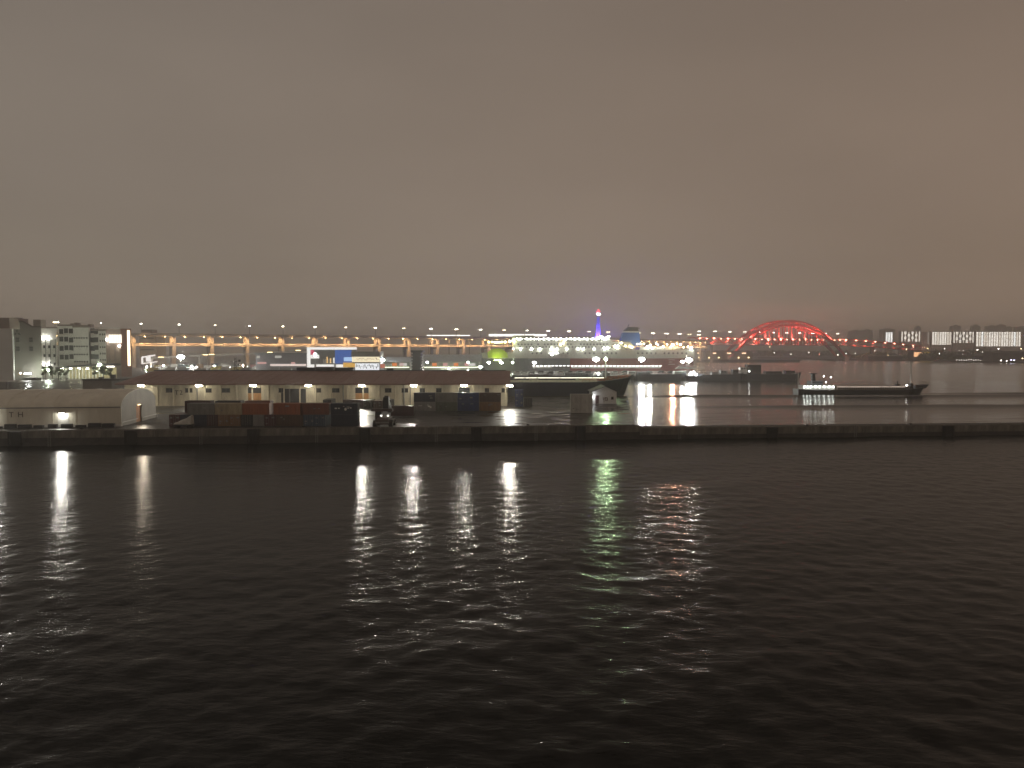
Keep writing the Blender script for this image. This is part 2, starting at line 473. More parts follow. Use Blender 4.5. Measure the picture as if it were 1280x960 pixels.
# ------------------------------------------------------------------ curved shed (left front)
def curved_shed():
    x0, x1, y0, y1 = -165.0, -88.6, 168.0, 191.0
    t = thing('curved_shed', 'long pale membrane shed with curved roof and round gable end by the water', 'shed', (x1, y0, ZQ), math.radians(7.5))
    org = t.location
    yc, half = (y0+y1)/2, (y1-y0)/2
    we, rh = 4.35, 7.9
    prof = [(y0, we)]
    for i in range(1, 24):
        a = PI*(1-i/24); prof.append((yc+half*math.cos(a), we+(rh-we)*math.sin(a)**1.0))
    prof.append((y1, we))
    mb = MB()
    n = len(prof)
    xs = np.linspace(x0, x1, 17)
    for X in xs:
        mb.v += [(X, p[0], p[1]+ZQ) for p in prof]
    for a in range(len(xs)-1):
        for i in range(n-1): mb.face([a*n+i, a*n+i+1, (a+1)*n+i+1, (a+1)*n+i])
    build('roof', mb, M['membrane'], t, org=org)
    mb = MB()
    for X in xs:                                  # arch ribs under the membrane show as ridges
        for i in range(n-1):
            p, q = prof[i], prof[i+1]
            mb.beam((X, p[0], p[1]+ZQ+0.02), (X, q[0], q[1]+ZQ+0.02), 0.22, 0.12)
    r = build('roof_rib', mb, M['membrane'], t, org=org); r['kind'] = 'stuff'
    for a in range(len(xs)-1):
        mb = MB().box(xs[a]+0.06, xs[a+1]-0.06, y0-0.02, y0+0.1, ZQ+0.5, ZQ+we-0.12)
        build('wall_panel', mb, M['membrane'], t, org=org)
    mb = MB().box(x0, x1, y0-0.12, y0+0.12, ZQ+we-0.12, ZQ+we+0.12)
    build('gutter', mb, M['steel'], t, org=org)
    mb = MB()
    for X in xs: mb.box(X-0.12, X+0.12, y0-0.10, y0+0.14, ZQ, ZQ+we-0.13)
    o = build('wall_post', mb, M['membrane'], t, org=org); o['kind'] = 'stuff'
    build('plinth', MB().box(x0, x1+0.05, y0-0.2, y0+0.2, ZQ, ZQ+0.48), M['white'], t, org=org)
    build('back_wall', MB().box(x0, x1, y1-0.15, y1, ZQ, ZQ+we), M['membrane'], t, org=org)
    # right gable with its doorway
    gp = [(y0, 0)] + prof + [(y1, 0)]
    gate0, gate1 = yc-2.0, yc+1.5
    mb = MB()
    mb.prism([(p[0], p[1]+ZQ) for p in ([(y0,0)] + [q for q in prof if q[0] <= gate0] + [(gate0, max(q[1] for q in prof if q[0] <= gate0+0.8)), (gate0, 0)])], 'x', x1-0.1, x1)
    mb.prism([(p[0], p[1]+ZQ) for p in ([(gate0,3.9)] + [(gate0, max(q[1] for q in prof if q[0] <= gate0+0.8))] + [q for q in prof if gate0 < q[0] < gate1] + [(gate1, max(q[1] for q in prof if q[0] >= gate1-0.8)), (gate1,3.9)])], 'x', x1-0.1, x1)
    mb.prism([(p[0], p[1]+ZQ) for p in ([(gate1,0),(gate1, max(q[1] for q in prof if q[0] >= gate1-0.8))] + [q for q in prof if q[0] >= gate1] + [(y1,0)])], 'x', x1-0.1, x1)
    build('gable_wall', mb, mat('gable_grey', (0.34,0.33,0.29), 0.6, var=0.2, scale=0.3), t, org=org)  # shade put into the colour: gable darkened to offset the lamp beams
    door = MB().box(x1-0.35, x1-0.25, gate0+0.05, gate1-0.05, ZQ, ZQ+3.8)
    build('roller_door', door, mat('rust_orange_door', (0.55,0.24,0.07), 0.6, var=0.3), t, org=org)
    build('door_lamp', MB().box(x1-0.05, x1+0.25, gate0+0.9, gate0+2.3, ZQ+4.0, ZQ+4.15), emis('door_lamp_glow', (1,0.7,0.38), 6), t, org=org)
    db_ = beam(t, (1.3, gate0+0.6-org[1], 4.0), 1300, 8, (1.0,0.86,0.66), 0.3, 50); db_.rotation_euler.z = PI+math.radians(16)
    build('lamp_arm', MB().beam((x1,gate0+0.6,ZQ+4.1),(x1+1.35,gate0+0.6,ZQ+4.1),0.08), M['steel'], t, org=org)
    build('gable_rail', MB().beam((x1+0.3,y0,ZQ+0.9),(x1+0.3,gate0,ZQ+0.9),0.12).beam((x1+0.3,gate1,ZQ+0.9),(x1+0.3,y1,ZQ+0.9),0.12).beam((x1+0.3,y0,ZQ),(x1+0.3,y0,ZQ+0.9),0.1).beam((x1+0.3,y1,ZQ),(x1+0.3,y1,ZQ+0.9),0.1), M['white'], t, org=org)
    # side door under its lamp
    X = x1-12.15
    d = build('side_door', MB().box(X-1.15, X+1.15, y0-0.09, y0-0.03, ZQ+0.1, ZQ+3.0), M['white'], t, org=org)
    lp = build('wall_lamp', MB().prism([(y0-0.8,ZQ+3.12),(y0-0.8,ZQ+2.9),(y0-0.5,ZQ+3.12)], 'x', X-0.6, X+0.6), emis('shed_lamp_glow', (1,0.96,0.84), 75), t, org=org)
    beam(t, (X-org[0], -1.1, 2.95), 4200, 8, (1.0,0.96,0.86), 0.35, 90)
    build('lamp_hood', MB().box(X-0.9, X+0.9, y0-0.85, y0-0.03, ZQ+3.13, ZQ+3.25), M['steel'], t, org=org)
    X = -104.0
    # second lamp further along, outside the left edge of the photograph (its reflection shows on the water)
    X2 = x1-27.2
    build('wall_lamp', MB().prism([(y0-0.8,ZQ+3.12),(y0-0.8,ZQ+2.9),(y0-0.5,ZQ+3.12)], 'x', X2-0.6, X2+0.6), emis('shed_lamp_glow', (1,0.96,0.84), 75), t, org=org)
    beam(t, (X2-org[0], -1.1, 2.95), 16000, 8, (1.0,0.96,0.86), 0.35, 110)
    for ch, px in (('T', -22.9), ('H', -21.0)):
        tm = text_mesh(ch, 1.7); tm.materials.append(mat('sign_faded', (0.10,0.095,0.07), 0.7))
        ob('sign_letter', tm, t, (px, -0.12, gz(518.5,165.5)-org[2]), rot=(PI/2,0,0))
    dk = MB()
    for k in range(26):
        bx = x0+2+k*2.9; w_ = random.uniform(0.8,1.35); dk.box(bx-w_, bx+w_, y0-2.4, y0-1.5, ZQ+0.004, ZQ+random.uniform(0.45,1.0))
    o = build('apron_block', dk, M['dark'], t, org=org); o['kind'] = 'stuff'
curved_shed()

# ------------------------------------------------------------------ warehouse T2
def warehouse():
    x0, x1, y0, y1 = -121.0, -0.5, 230.0, 274.0
    yr = 252.0
    ze, zr = ZQ+7.1, ZQ+10.2
    t = thing('warehouse', 'long cream warehouse with brown pitched roof and a row of lit eave lamps', 'warehouse', ((x0+x1)/2, y0, ZQ))
    org = t.location
    build('wall', MB().box(x0+1, x1-1, y0, y1-2, ZQ, ze-0.25), M['cream'], t, org=org)
    for xa in (x0+1, x1-1.3): build('gable', MB().prism([(y0, ze-0.25),(yr, zr-0.25),(y1-2, ze-0.25)], 'x', xa, xa+0.3), M['cream'], t, org=org)
    # roof in standing seam sheets
    nseg = 40
    sh = (x1-x0)/nseg
    ye = y0-3.6
    zz = ze - 0.15
    sheet = MB().prism([(ye, zz),(ye, zz+0.18),(yr, zr+0.18),(yr, zr)], 'x', -sh/2+0.015, sh/2-0.015)
    sheet.prism([(ye, zz+0.18),(ye, zz+0.26),(yr, zr+0.26),(yr, zr+0.18)], 'x', sh/2-0.10, sh/2-0.015)
    sheet.v = [(v[0], v[1]-org[1], v[2]-org[2]) for v in sheet.v]
    sm = sheet.mesh('roof_sheet', M['roofbrown'])
    for k in range(nseg):
        ob('roof_sheet', sm, t, (x0+(k+0.5)*sh-org[0], 0, random.uniform(-0.02, 0.02)))
    build('rear_roof', MB().prism([(yr, zr),(yr, zr+0.2),(y1, ze+0.1),(y1, ze-0.1)], 'x', x0, x1), M['roofbrown'], t, org=org)
    build('ridge_cap', MB().box(x0-0.1, x1-1.5, yr-0.4, yr+0.4, zr+0.1, zr+0.42), M['dark'], t, org=org)
    build('soffit', MB().box(x0, x1, ye+0.05, y0-0.01, zz-0.12, zz-0.02), M['cream'], t, org=org)
    build('fascia', MB().box(x0, x1, ye-0.12, ye+0.02, zz-0.25, zz+0.16), M['roofbrown'], t, org=org)
    # ridge vents seen above the roofline
    for a, b, h in ((372,395,1.0),(396,418,1.2),(420,442,1.0),(484,492,0.7)):
        build('ridge_vent', MB().box(gx(a,yr), gx(b,yr), yr-1.2, yr+1.2, zr+0.3, zr+0.3+h), M['dark'], t, org=org)
    # pilasters
    wp = mat('pilaster_cream', (0.66,0.61,0.47), 0.75, var=0.2, scale=0.4)
    for k in range(25):
        X = x0+1.5+k*(x1-x0-3)/24
        build('pilaster', MB().box(X-0.2, X+0.2, y0-0.25, y0-0.003, ZQ, ze-0.3), wp, t, org=org)
    # window openings
    fm = mat('window_frame_dark', (0.10,0.09,0.07), 0.5)
    for a, b in ((207,217),(231,240),(255,264),(277,287),(348,355),(393,401),(415,424),(481,489),(502,510),(503,510),(524.5,531),(545,552),(606,613),(627,634)):
        if (a, b) == (503, 510): continue
        X0, X1 = gx(a,y0), gx(b,y0); Z0, Z1 = gz(490.3,y0), gz(485.6,y0)
        w = build('window', MB().box(X0,X1,y0-0.06,y0-0.003,Z0,Z1), M['glassdark'], t, org=org)
        f = MB().box(X0-0.1,X1+0.1,y0-0.14,y0-0.004,Z1,Z1+0.12).box(X0-0.1,X1+0.1,y0-0.16,y0-0.004,Z0-0.12,Z0)
        f.box((X0+X1)/2-0.05,(X0+X1)/2+0.05,y0-0.1,y0-0.061,Z0,Z1)
        build('window_frame', f, fm, w, org=org)
    # shutters and the one open bay
    shut = mat('tan_shutter', (0.45,0.24,0.09), 0.55, var=0.25, streak=True)
    for a, b, lab in ((309.5,326,'tan roller shutter'),(444,460.5,'tan roller shutter'),(572,587,'cream roller shutter')):
        X0, X1 = gx(a,y0), gx(b,y0)
        s = MB(); zt = gz(491.5,y0)
        k = 0; z = ZQ+0.05
        while z < zt: s.box(X0, X1, y0-0.07-0.03*(k % 2), y0-0.003, z, min(z+0.18, zt)); z += 0.19; k += 1
        build('roller_shutter', s, shut if a < 500 else M['cream'], t, org=org)
        build('shutter_transom', MB().box(X0,X1,y0-0.12,y0-0.003,zt+0.02,gz(484.5,y0)), M['glassdark'], t, org=org)
    X0, X1 = gx(351,y0), gx(382,y0)
    build('open_bay', MB().box(X0,X1,y0-0.05,y0-0.003,ZQ,gz(486,y0)), M['dark'], t, org=org)
    build('bay_post', MB().box(gx(361,y0),gx(362.5,y0),y0-0.3,y0-0.06,ZQ,gz(486,y0)), M['steel'], t, org=org)
    # eave lamps: bracket, hood and glowing lens
    for px in (176, 248, 316, 385, 452, 517, 580, 637):
        X = gx(px, 227.2); Z = gz(482, 227.2)
        l = build('eave_lamp', MB().box(X-0.95, X+0.95, 226.85, 227.6, Z+0.22, Z+0.36).prism([(227.05,Z+0.22),(227.35,Z-0.20),(227.45,Z-0.20),(227.3,Z+0.22)], 'x', X-0.95, X+0.95).beam((X,228,Z+0.3),(X,y0,Z+0.3),0.12), M['steel'], t, org=org)
        lens = MB().prism([(226.9,Z+0.20),(226.9,Z+0.12),(227.25,Z-0.26),(227.32,Z-0.20),(227.02,Z+0.20)], 'x', X-0.85, X+0.85)
        build('lens', lens, L['eave'], l, org=org)
        beam(l, (X-org[0], 226.6-org[1], Z-0.1-org[2]), 10500, 9, (1.0,0.95,0.83), 0.35, 85)
    for px in (246.5, 505, 513, 429):
        X = gx(px, y0)
        build('downpipe', MB().tube((X,y0-0.35,ZQ),(X,y0-0.35,ze-0.5),0.16), M['steel'], t, org=org)
    for ch, px in (('T', 220.3), ('2', 225.8)):
        tm = text_mesh(ch, 2.0); tm.materials.append(mat('sign_black', (0.03,0.03,0.025), 0.7))
        ob('sign_letter', tm, t, (gx(px,y0)-org[0], y0-0.06-org[1], gz(491,y0)-org[2]), rot=(PI/2,0,0))
warehouse()
# mast standing on the roof ridge
def roof_mast():
    D = 253
    p = at(265, 464.5, D)
    t = thing('roof_mast', 'dark lattice aerial mast rising over the warehouse roof ridge', 'mast', (p.x, D+21.5, ZQ))
    z0, z1 = 0, gz(447,D+21.5)-ZQ
    for dx in (-0.45, 0.45): build('leg', MB().tube((dx,0,0),(dx*0.6,0,z1),0.10), M['dark'], t)
    b = MB()
    for k in range(14): b.beam((-0.42,0,z1*k/14),(0.42,0,z1*(k+1)/14),0.10)
    build('bracing', b, M['dark'], t)
    for zz, w in ((0.80,1.5),(0.9,1.9),(0.66,1.1)):
        build('crossarm', MB().beam((-w,0,z1*zz),(w,0,z1*zz),0.14).box(w*0.6,w,-0.15,0.15,z1*zz,z1*zz+0.7), M['dark'], t)
roof_mast()

# ------------------------------------------------------------------ containers
CLEN, CW, CH = 6.06, 2.44, 2.59
PAINT = {k: mat('container_'+k, c, 0.55, var=0.35, scale=0.9, streak=True) for k, c in dict(
    maroon=(0.055,0.016,0.014), navy=(0.016,0.024,0.045), orange=(0.30,0.085,0.022), beige=(0.36,0.30,0.19),
    grey=(0.17,0.17,0.16), tan=(0.22,0.12,0.05), blue=(0.018,0.045,0.16), cream=(0.46,0.46,0.43), brown=(0.085,0.05,0.028),
    sage=(0.10,0.12,0.10), black=(0.018,0.018,0.018), rust=(0.17,0.055,0.025), darkred=(0.08,0.018,0.016), steelblue=(0.035,0.07,0.12), ash=(0.22,0.22,0.21), olive=(0.06,0.065,0.04)).items()}
def container_proto():
    t = thing('shipping_container', 'x', 'container', group='shipping containers on the pier')
    P0 = PAINT['maroon']
    l, w, h = CLEN/2, CW/2, CH
    mb = MB()
    n = 16
    for s in (-1, 1):
        zz = []
        st = (2*l-0.3)/n
        for i in range(n):
            xa = -l+0.15+i*st
            zz += [(xa, 0.0), (xa+st*0.35, 0.0), (xa+st*0.5, 0.05), (xa+st*0.85, 0.05)]
        zz.append((l-0.15, 0.0))
        o = len(mb.v)
        for xx, d in zz:
            mb.v += [(xx, s*(w-0.04-d), 0.14), (xx, s*(w-0.04-d), h-0.10)]
        for i in range(len(zz)-1):
            mb.face([o+2*i, o+2*i+2, o+2*i+3, o+2*i+1])
    mb.add([(-l+0.06,-w+0.06,0.14),(-l+0.06,w-0.06,0.14),(-l+0.06,w-0.06,h-0.1),(-l+0.06,-w+0.06,h-0.1)], [(0,1,2,3)])
    mb.box(-l+0.05, l-0.08, -w+0.05, w-0.05, h-0.09, h-0.04)
    mb.box(-l+0.05, l-0.08, -w+0.05, w-0.05, 0.12, 0.2)
    build('body', mb, P0, t)
    fr = MB()
    for sx in (-1, 1):
        for sy in (-1, 1): fr.box(sx*l-0.075-sx*0.075, sx*l+0.075-sx*0.075, sy*w-0.075-sy*0.075, sy*w+0.075-sy*0.075, 0.0, h)
    for sy in (-1, 1):
        fr.box(-l+0.15, l-0.15, sy*w-0.04-sy*0.045, sy*w+0.04-sy*0.045, h-0.11, h-0.005).box(-l+0.15, l-0.15, sy*w-0.04-sy*0.045, sy*w+0.04-sy*0.045, 0.02, 0.15)
    for sx in (-1, 1):
        fr.box(sx*l-0.05-sx*0.055, sx*l+0.05-sx*0.055, -w+0.15, w-0.15, h-0.11, h-0.005).box(sx*l-0.05-sx*0.055, sx*l+0.05-sx*0.055, -w+0.15, w-0.15, 0.02, 0.15)
    build('frame', fr, P0, t)
    for s in (-1, 1):
        y0, y1 = (0.02, w-0.16) if s > 0 else (-w+0.16, -0.02)
        d = build('door', MB().box(l-0.09, l-0.04, y0, y1, 0.16, h-0.12).box(l-0.04, l-0.02, y0+0.1, y1-0.1, 0.3, h*0.47).box(l-0.04, l-0.02, y0+0.1, y1-0.1, h*0.53, h-0.3), P0, t)
        b = MB()
        for yy in (y0+0.25, y1-0.25): b.tube((l+0.01,yy,0.16),(l+0.01,yy,h-0.12),0.03, 6)
        build('locking_bar', b, M['steel'], d)
    return t
proto = container_proto(); PM = PAINT['maroon']; used = [False]
def container(px0, base_py, tier, colour, label, end_on=False, D=None, flip=False, jit=0.0):
    D = D or gd(base_py)
    if end_on:
        X = gx(px0, D) + CW/2; Y = D + CLEN/2; rz = -PI/2
    else:
        X = gx(px0, D) + CLEN/2; Y = D + CW/2; rz = PI if flip else 0.0
    rz += random.uniform(-0.012, 0.012)
    z = ZQ + 0.006 + tier*(CH+0.012)
    if not used[0]:
        used[0] = True; r = proto; r.location = (X, Y, z); r.rotation_euler = (0,0,rz); r['label'] = label
        for ch in r.children:
            for s in ch.material_slots: s.link = 'OBJECT'; s.material = PAINT[colour]
    else:
        r = dup(proto, (X, Y, z), rz, label)
        for ch in r.children:
            for s in ch.material_slots: s.link = 'OBJECT'; s.material = PAINT[colour]
    if end_on and colour in ('tan','ash','steelblue','blue','brown','olive','darkred'):
        for dx, dz, w_, h_ in random.sample([(-0.75,1.9,0.5,0.3),(0.7,1.95,0.6,0.35),(0.75,1.2,0.45,0.5),(-0.7,1.1,0.5,0.35),(-0.75,0.6,0.4,0.2)], 3):
            build('placard', MB().box(CLEN/2-0.022,CLEN/2+0.004,dx-w_/2,dx+w_/2,dz-h_/2,dz+h_/2), PAINT['ash'], r)
    elif not end_on and random.random() < 0.6:
        side = 1 if flip else -1
        for _ in range(2):
            dx, dz, w_, h_ = random.uniform(-2.4,2.4), random.uniform(0.9,2.1), random.uniform(0.3,0.9), random.uniform(0.12,0.35)
            build('side_marking', MB().box(dx-w_/2,dx+w_/2,side*(CW/2)-0.045,side*(CW/2)+0.004 if side > 0 else -CW/2+0.045,dz-h_/2,dz+h_/2), PAINT['ash'], r)
    return r
B1 = 533
container(210, B1, 0, 'darkred', 'dark red container end at the far left of the front container row', True)
container(223.5, B1, 0, 'navy', 'navy container on the ground under the grey one at the left of the stacks')
container(257.5, B1, 0, 'maroon', 'maroon container seen door-end under the left end of the beige container', True)
container(271.5, B1, 0, 'tan', 'tan container seen door-end under the beige container, left of a second tan one', True)
container(285.5, B1, 0, 'tan', 'tan container seen door-end under the right end of the beige container', True)
container(300.5, B1, 0, 'black', 'black container seen door-end under the left end of the bright orange container', True)
container(315, B1, 0, 'ash', 'pale grey container seen door-end under the bright orange container', True)
container(329.5, B1, 0, 'darkred', 'dark red container seen door-end between the pale grey door-end and the brown container', True)
container(344, B1, 0, 'brown', 'brown container on the ground under the middle of the orange ones')
container(378.5, B1, 0, 'steelblue', 'blue container seen door-end under the left end of the rust container', True)
container(392.5, B1, 0, 'steelblue', 'blue container seen door-end under the right end of the rust container', True)
container(413, B1, 0, 'navy', 'navy container at the bottom of the right-hand two-high navy stack')
container(233, B1, 1, 'grey', 'grey container on top, leftmost of the upper row of the front stacks')
container(267.5, B1, 1, 'beige', 'beige container on top of the maroon and tan door-ends')
container(302, B1, 1, 'orange', 'bright orange container on top of the black and pale grey door-ends', flip=True)
container(341, B1, 1, 'orange', 'orange container on top of the brown container')
container(377, B1, 1, 'rust', 'rust brown container on top of the two blue door-ends')
nv = container(413, B1, 1, 'navy', 'navy container with pale logo marks on top of the right-hand navy stack')
lm = MB().ball((0.3,-CW/2-0.01,1.25),0.28,0,8,5,1.2)
for dx, dz, w, h in ((-1.9,1.45,0.5,0.28),(-1.2,1.45,0.4,0.25),(0.9,1.75,0.7,0.12),(0.9,1.45,0.4,0.12),(1.5,1.55,0.3,0.3),(-0.1,1.9,0.3,0.1)):
    lm.box(dx-w/2,dx+w/2,-CW/2-0.03,-CW/2+0.02,dz-h/2,dz+h/2)
lm.v = [(v[0], max(-CW/2-0.04, min(v[1], -CW/2+0.02)), v[2]) for v in lm.v]
build('logo_mark', lm, M['white'], nv)
DB = 176.5
container(230, 0, 0, 'maroon', 'maroon container in the back row, low behind the grey container', D=DB)
container(230, 0, 1, 'maroon', 'maroon container in the back row showing left of the grey container top', D=DB)
container(268, 0, 0, 'black', 'black container in the back row behind the beige container, on the ground', D=DB)
container(268, 0, 1, 'black', 'black container in the back row showing its roof above the beige container', D=DB)
container(305, 0, 0, 'rust', 'rust container in the back row behind the bright orange container, on the ground', D=DB)
container(305, 0, 1, 'rust', 'rust container in the back row showing its roof above the bright orange container', D=DB)
# far group by the warehouse wall
B2 = 439+15810/211
container(517, B2, 0, 'ash', 'pale grey container with white mark at the bottom left of the far group')
w2 = [o for o in bpy.data.objects if o.get('label','').startswith('pale grey container with white mark')][0]
lm = MB()
for dx, dz, w, h in ((1.3,1.35,0.7,0.35),(1.75,1.1,0.5,0.4),(1.0,1.7,0.35,0.2),(-1.2,1.5,1.0,0.12)): lm.box(dx-w/2,dx+w/2,-CW/2-0.03,-CW/2+0.02,dz-h/2,dz+h/2)
build('logo_mark', lm, M['white'], w2)
container(517, B2, 1, 'navy', 'black-navy container on top of the pale grey one in the far group')
container(544.4, B2, 0, 'sage', 'sage grey container at the bottom of the far group beside the blue stack')
container(544.4, B2, 1, 'grey', 'grey container on top of the sage grey one in the far group')
container(571.8, B2, 0, 'blue', 'blue container at the bottom of the far group')
container(571.8, B2, 1, 'blue', 'blue container on top of the blue stack in the far group')
container(599.2, B2, 0, 'tan', 'tan container at the bottom right of the far group under the brown one')
container(599.2, B2, 1, 'brown', 'brown container on top of the tan one at the right of the far group')
container(488, 520, 0, 'maroon', 'single maroon container on the wet ground between the reach stacker and the far group')
container(644, 508.5, 0, 'blue', 'blue container seen door-end right of the warehouse corner, lower of two', True)
container(644, 508.5, 1, 'blue', 'blue container seen door-end right of the warehouse corner, upper of two', True)
container(655.5, 508.5, 0, 'black', 'black container seen door-end beside the lone blue stack right of the warehouse', True)
container(454, 0, 0, 'olive', 'dark olive container seen door-end close to the warehouse shutter', True, D=219)
container(466, 0, 0, 'brown', 'brown container seen door-end close to the warehouse wall behind the reach stacker', True, D=216)
container(478, 0, 0, 'black', 'black container seen door-end close to the warehouse wall right of the brown one', True, D=218)
container(403, 0, 0, 'black', 'black container seen door-end by the warehouse wall behind the rust container', True, D=221)
container(428, 0, 0, 'maroon', 'maroon container parked along the warehouse wall behind the navy stack', False, D=221)
container(713.5, 516.5, 0, 'cream', 'cream cabin container, lower of two, left of the white gabled hut')
container(713.5, 516.5, 1, 'cream', 'cream cabin container, upper of two, left of the white gabled hut')

# ------------------------------------------------------------------ reach stacker
def reach_stacker():
    D = 164.5; X = gx(477, D)
    t = thing('reach_stacker', 'dark container reach stacker with raised boom facing the water', 'reach stacker', (X, D, ZQ))
    dk = mat('machine_brown', (0.06,0.035,0.03), 0.5)
    build('chassis', MB().box(-2.0,2.0,0.4,6.5,0.7,1.5).prism([(0.2,0.7),(0.2,1.7),(1.2,2.1),(6.6,2.1),(6.6,0.7)], 'x', -1.3, 1.3), dk, t)
    c = build('cab', MB().prism([(2.0,1.6),(1.8,2.6),(2.3,3.5),(3.8,3.5),(4.0,1.6)], 'x', -1.9, -0.5), dk, t)
    build('windscreen', MB().prism([(1.77,2.62),(2.24,3.42),(2.28,3.42),(1.81,2.62)], 'x', -1.8, -0.6), M['glassdark'], c)
    build('boom', MB().beam((0.9,5.5,3.4),(0.9,0.4,6.7),0.9,1.0), M['dark'], t)
    build('boom_head', MB().box(0.3,1.5,-0.1,0.9,4.3,6.8), M['dark'], t)
    build('spreader', MB().box(-2.3,2.4,-0.3,0.6,3.7,4.25), dk, t)
    for s in (-1, 1):
        for yy, r in ((1.2,0.85),(5.4,0.7)):
            w = build('wheel', MB().tube((s*1.35,yy,r+0.01),(s*2.15,yy,r+0.01),r,16), M['rubber'], t)
            build('rim', MB().tube((s*2.12,yy,r+0.01),(s*2.2,yy,r+0.01),r*0.5,12), M['steel'], w)
        build('headlight', MB().box(s*0.75+0.35,s*0.75+0.75,0.05,0.25,2.55,2.85), emis('headlight_glow', (1,0.95,0.85), 2.5), t)
    build('bumper', MB().box(-1.5,1.5,0.0,0.2,1.0,1.35), M['steel'], t)
reach_stacker()
def tarp_heap():
    D = 166.5; X = gx(233.5, D)
    X = gx(231, 163.5)
    t = thing('flatbed_trailer', 'low flatbed trailer with a pale sloping tarpaulin at the left of the containers', 'trailer', (X, 162.4, ZQ))
    build('deck', MB().box(-2.1,2.1,-0.9,1.0,0.8,1.05), M['dark'], t)
    for s in (-1,1):
        for xx in (-1.4,1.4): build('wheel', MB().tube((xx,s*0.5-0.15,0.42),(xx,s*0.5+0.15,0.42),0.42,14), M['rubber'], t)
    ta = mat('pale_tarpaulin', (0.45,0.44,0.40), 0.5, bump=0.4)
    mb = MB(); n = 7
    for i in range(n):
        xx = -1.9+3.8*i/(n-1); h = 1.35+1.7*(i/(n-1))**1.2
        mb.v += [(xx,-0.85,1.06),(xx,-0.6,h-0.25+random.uniform(-.08,.08)),(xx,0.0,h+random.uniform(-.08,.08)),(xx,0.7,h-0.2),(xx,0.9,1.06)]
    for i in range(n-1):
        for j in range(4): mb.face([i*5+j,i*5+j+1,(i+1)*5+j+1,(i+1)*5+j])
    mb.face([0,1,2,3,4]); mb.face([(n-1)*5+j for j in range(5)])
    build('tarpaulin', mb, ta, t)
tarp_heap()

# ------------------------------------------------------------------ white gabled hut
def hut():
    D = 240; xa, xb, xc = gx(741,D), gx(771,D), gx(756.5,D)
    t = thing('gabled_hut', 'small white gabled hut with dark lettering on its front at the pier end', 'hut', (xc, D, ZQ))
    a, b = xa-xc, xb-xc
    eh, ph = 3.9, 5.6
    build('wall', MB().prism([(a,0),(a,eh),(0,ph),(b,eh),(b,0)], 'y', 0, 11), M['white'], t)
    for s, x_ in ((-1,a),(1,b)):
        build('roof', MB().prism([(0,ph+0.02),(0,ph+0.2),(x_+s*0.5,eh+0.02),(x_+s*0.5,eh-0.16)], 'y', -0.5, 11.3), mat('hut_roof', (0.12,0.12,0.125), 0.5), t)
    build('door', MB().box(a+0.9,a+2.0,-0.06,-0.003,0.05,2.7), mat('hut_door', (0.09,0.05,0.05), 0.6), t)
    lt = mat('hut_lettering', (0.10,0.04,0.035), 0.7)
    s = MB()
    for x_, z_, w, h in ((-0.35,1.9,0.9,0.16),(-0.35,1.2,0.16,1.3),(-0.62,1.5,0.3,0.14),(0.45,2.0,0.8,0.18),(0.25,1.5,0.2,1.0),(0.75,1.5,0.2,0.7),(0.5,1.0,0.7,0.15)):
        s.box(x_-w/2,x_+w/2,-0.05,-0.003,z_-h/2,z_+h/2)
    o = build('sign_lettering', s, lt, t); o['kind'] = 'stuff'
    w = build('window', MB().box(2.0,2.75,-0.05,-0.003,1.5,2.2), M['glassdark'], t)
    build('window_frame', MB().box(1.9,2.85,-0.09,-0.051,1.38,1.5).box(1.9,2.85,-0.09,-0.051,2.2,2.32), M['steel'], w)
    lp = build('wall_lamp', MB().box(a-0.75,a-0.05,-0.35,-0.1,2.7,2.85), M['steel'], t)
    build('lens', MB().ball((a-0.35,-0.5,2.35),0.36,0,10,7), emis('hut_lamp_glow', (0.95,0.96,1.0), 60), lp)
hut()

# ------------------------------------------------------------------ ships
def hull_mesh(Lh, B, zdeck, sheer=1.0, bow=0.22, stern=0.08, draft=1.0, n=28, bowright=True, flare=0.75):
    """a lofted ship hull, x along the length, bow at +x"""
    mb = MB(); rows = []
    for i in range(n+1):
        u = i/n; xx = -Lh/2 + Lh*u
        if u > 1-bow: w = max(0.0, math.cos((u-(1-bow))/bow*PI/2))**0.65
        elif u < stern: w = 0.72+0.28*math.sin(u/stern*PI/2)
        else: w = 1.0
        w = max(w, 0.02)
        zs = zdeck + sheer*max(0,(u-0.72)/0.28)**2 + 0.25*sheer*max(0,(0.15-u)/0.15)**2
        rake = max(0,(u-(1-bow))/bow)
        xo = xx - (0.05*Lh*rake)
        half = B/2*w; hb = B/2*w*(flare if u > 1-bow else 0.95)
        rows.append([(xo-0.0,-hb*0.9,-draft),(xo,-hb,0.0),(xx,-half,zs),(xx,half,zs),(xo,hb,0.0),(xo,hb*0.9,-draft)])
    for r in rows: mb.v += r
    for i in range(n):
        for j in range(5): mb.face([i*6+j, (i+1)*6+j, (i+1)*6+j+1, i*6+j+1])
    mb.face([0,1,2,3,4,5]); mb.face([n*6+j for j in range(6)])
    return mb, rows
def rail(mb, pts, h=1.0, r=0.06, step=2.0):
    for p, q in zip(pts[:-1], pts[1:]):
        p, q = Vector(p), Vector(q)
        for hh in (h, h*0.5): mb.beam(p+Vector((0,0,hh)), q+Vector((0,0,hh)), r)
        n = max(1, int((q-p).length/step))
        for i in range(n): 
            s = p.lerp(q, i/n); mb.beam(s, s+Vector((0,0,h)), r)

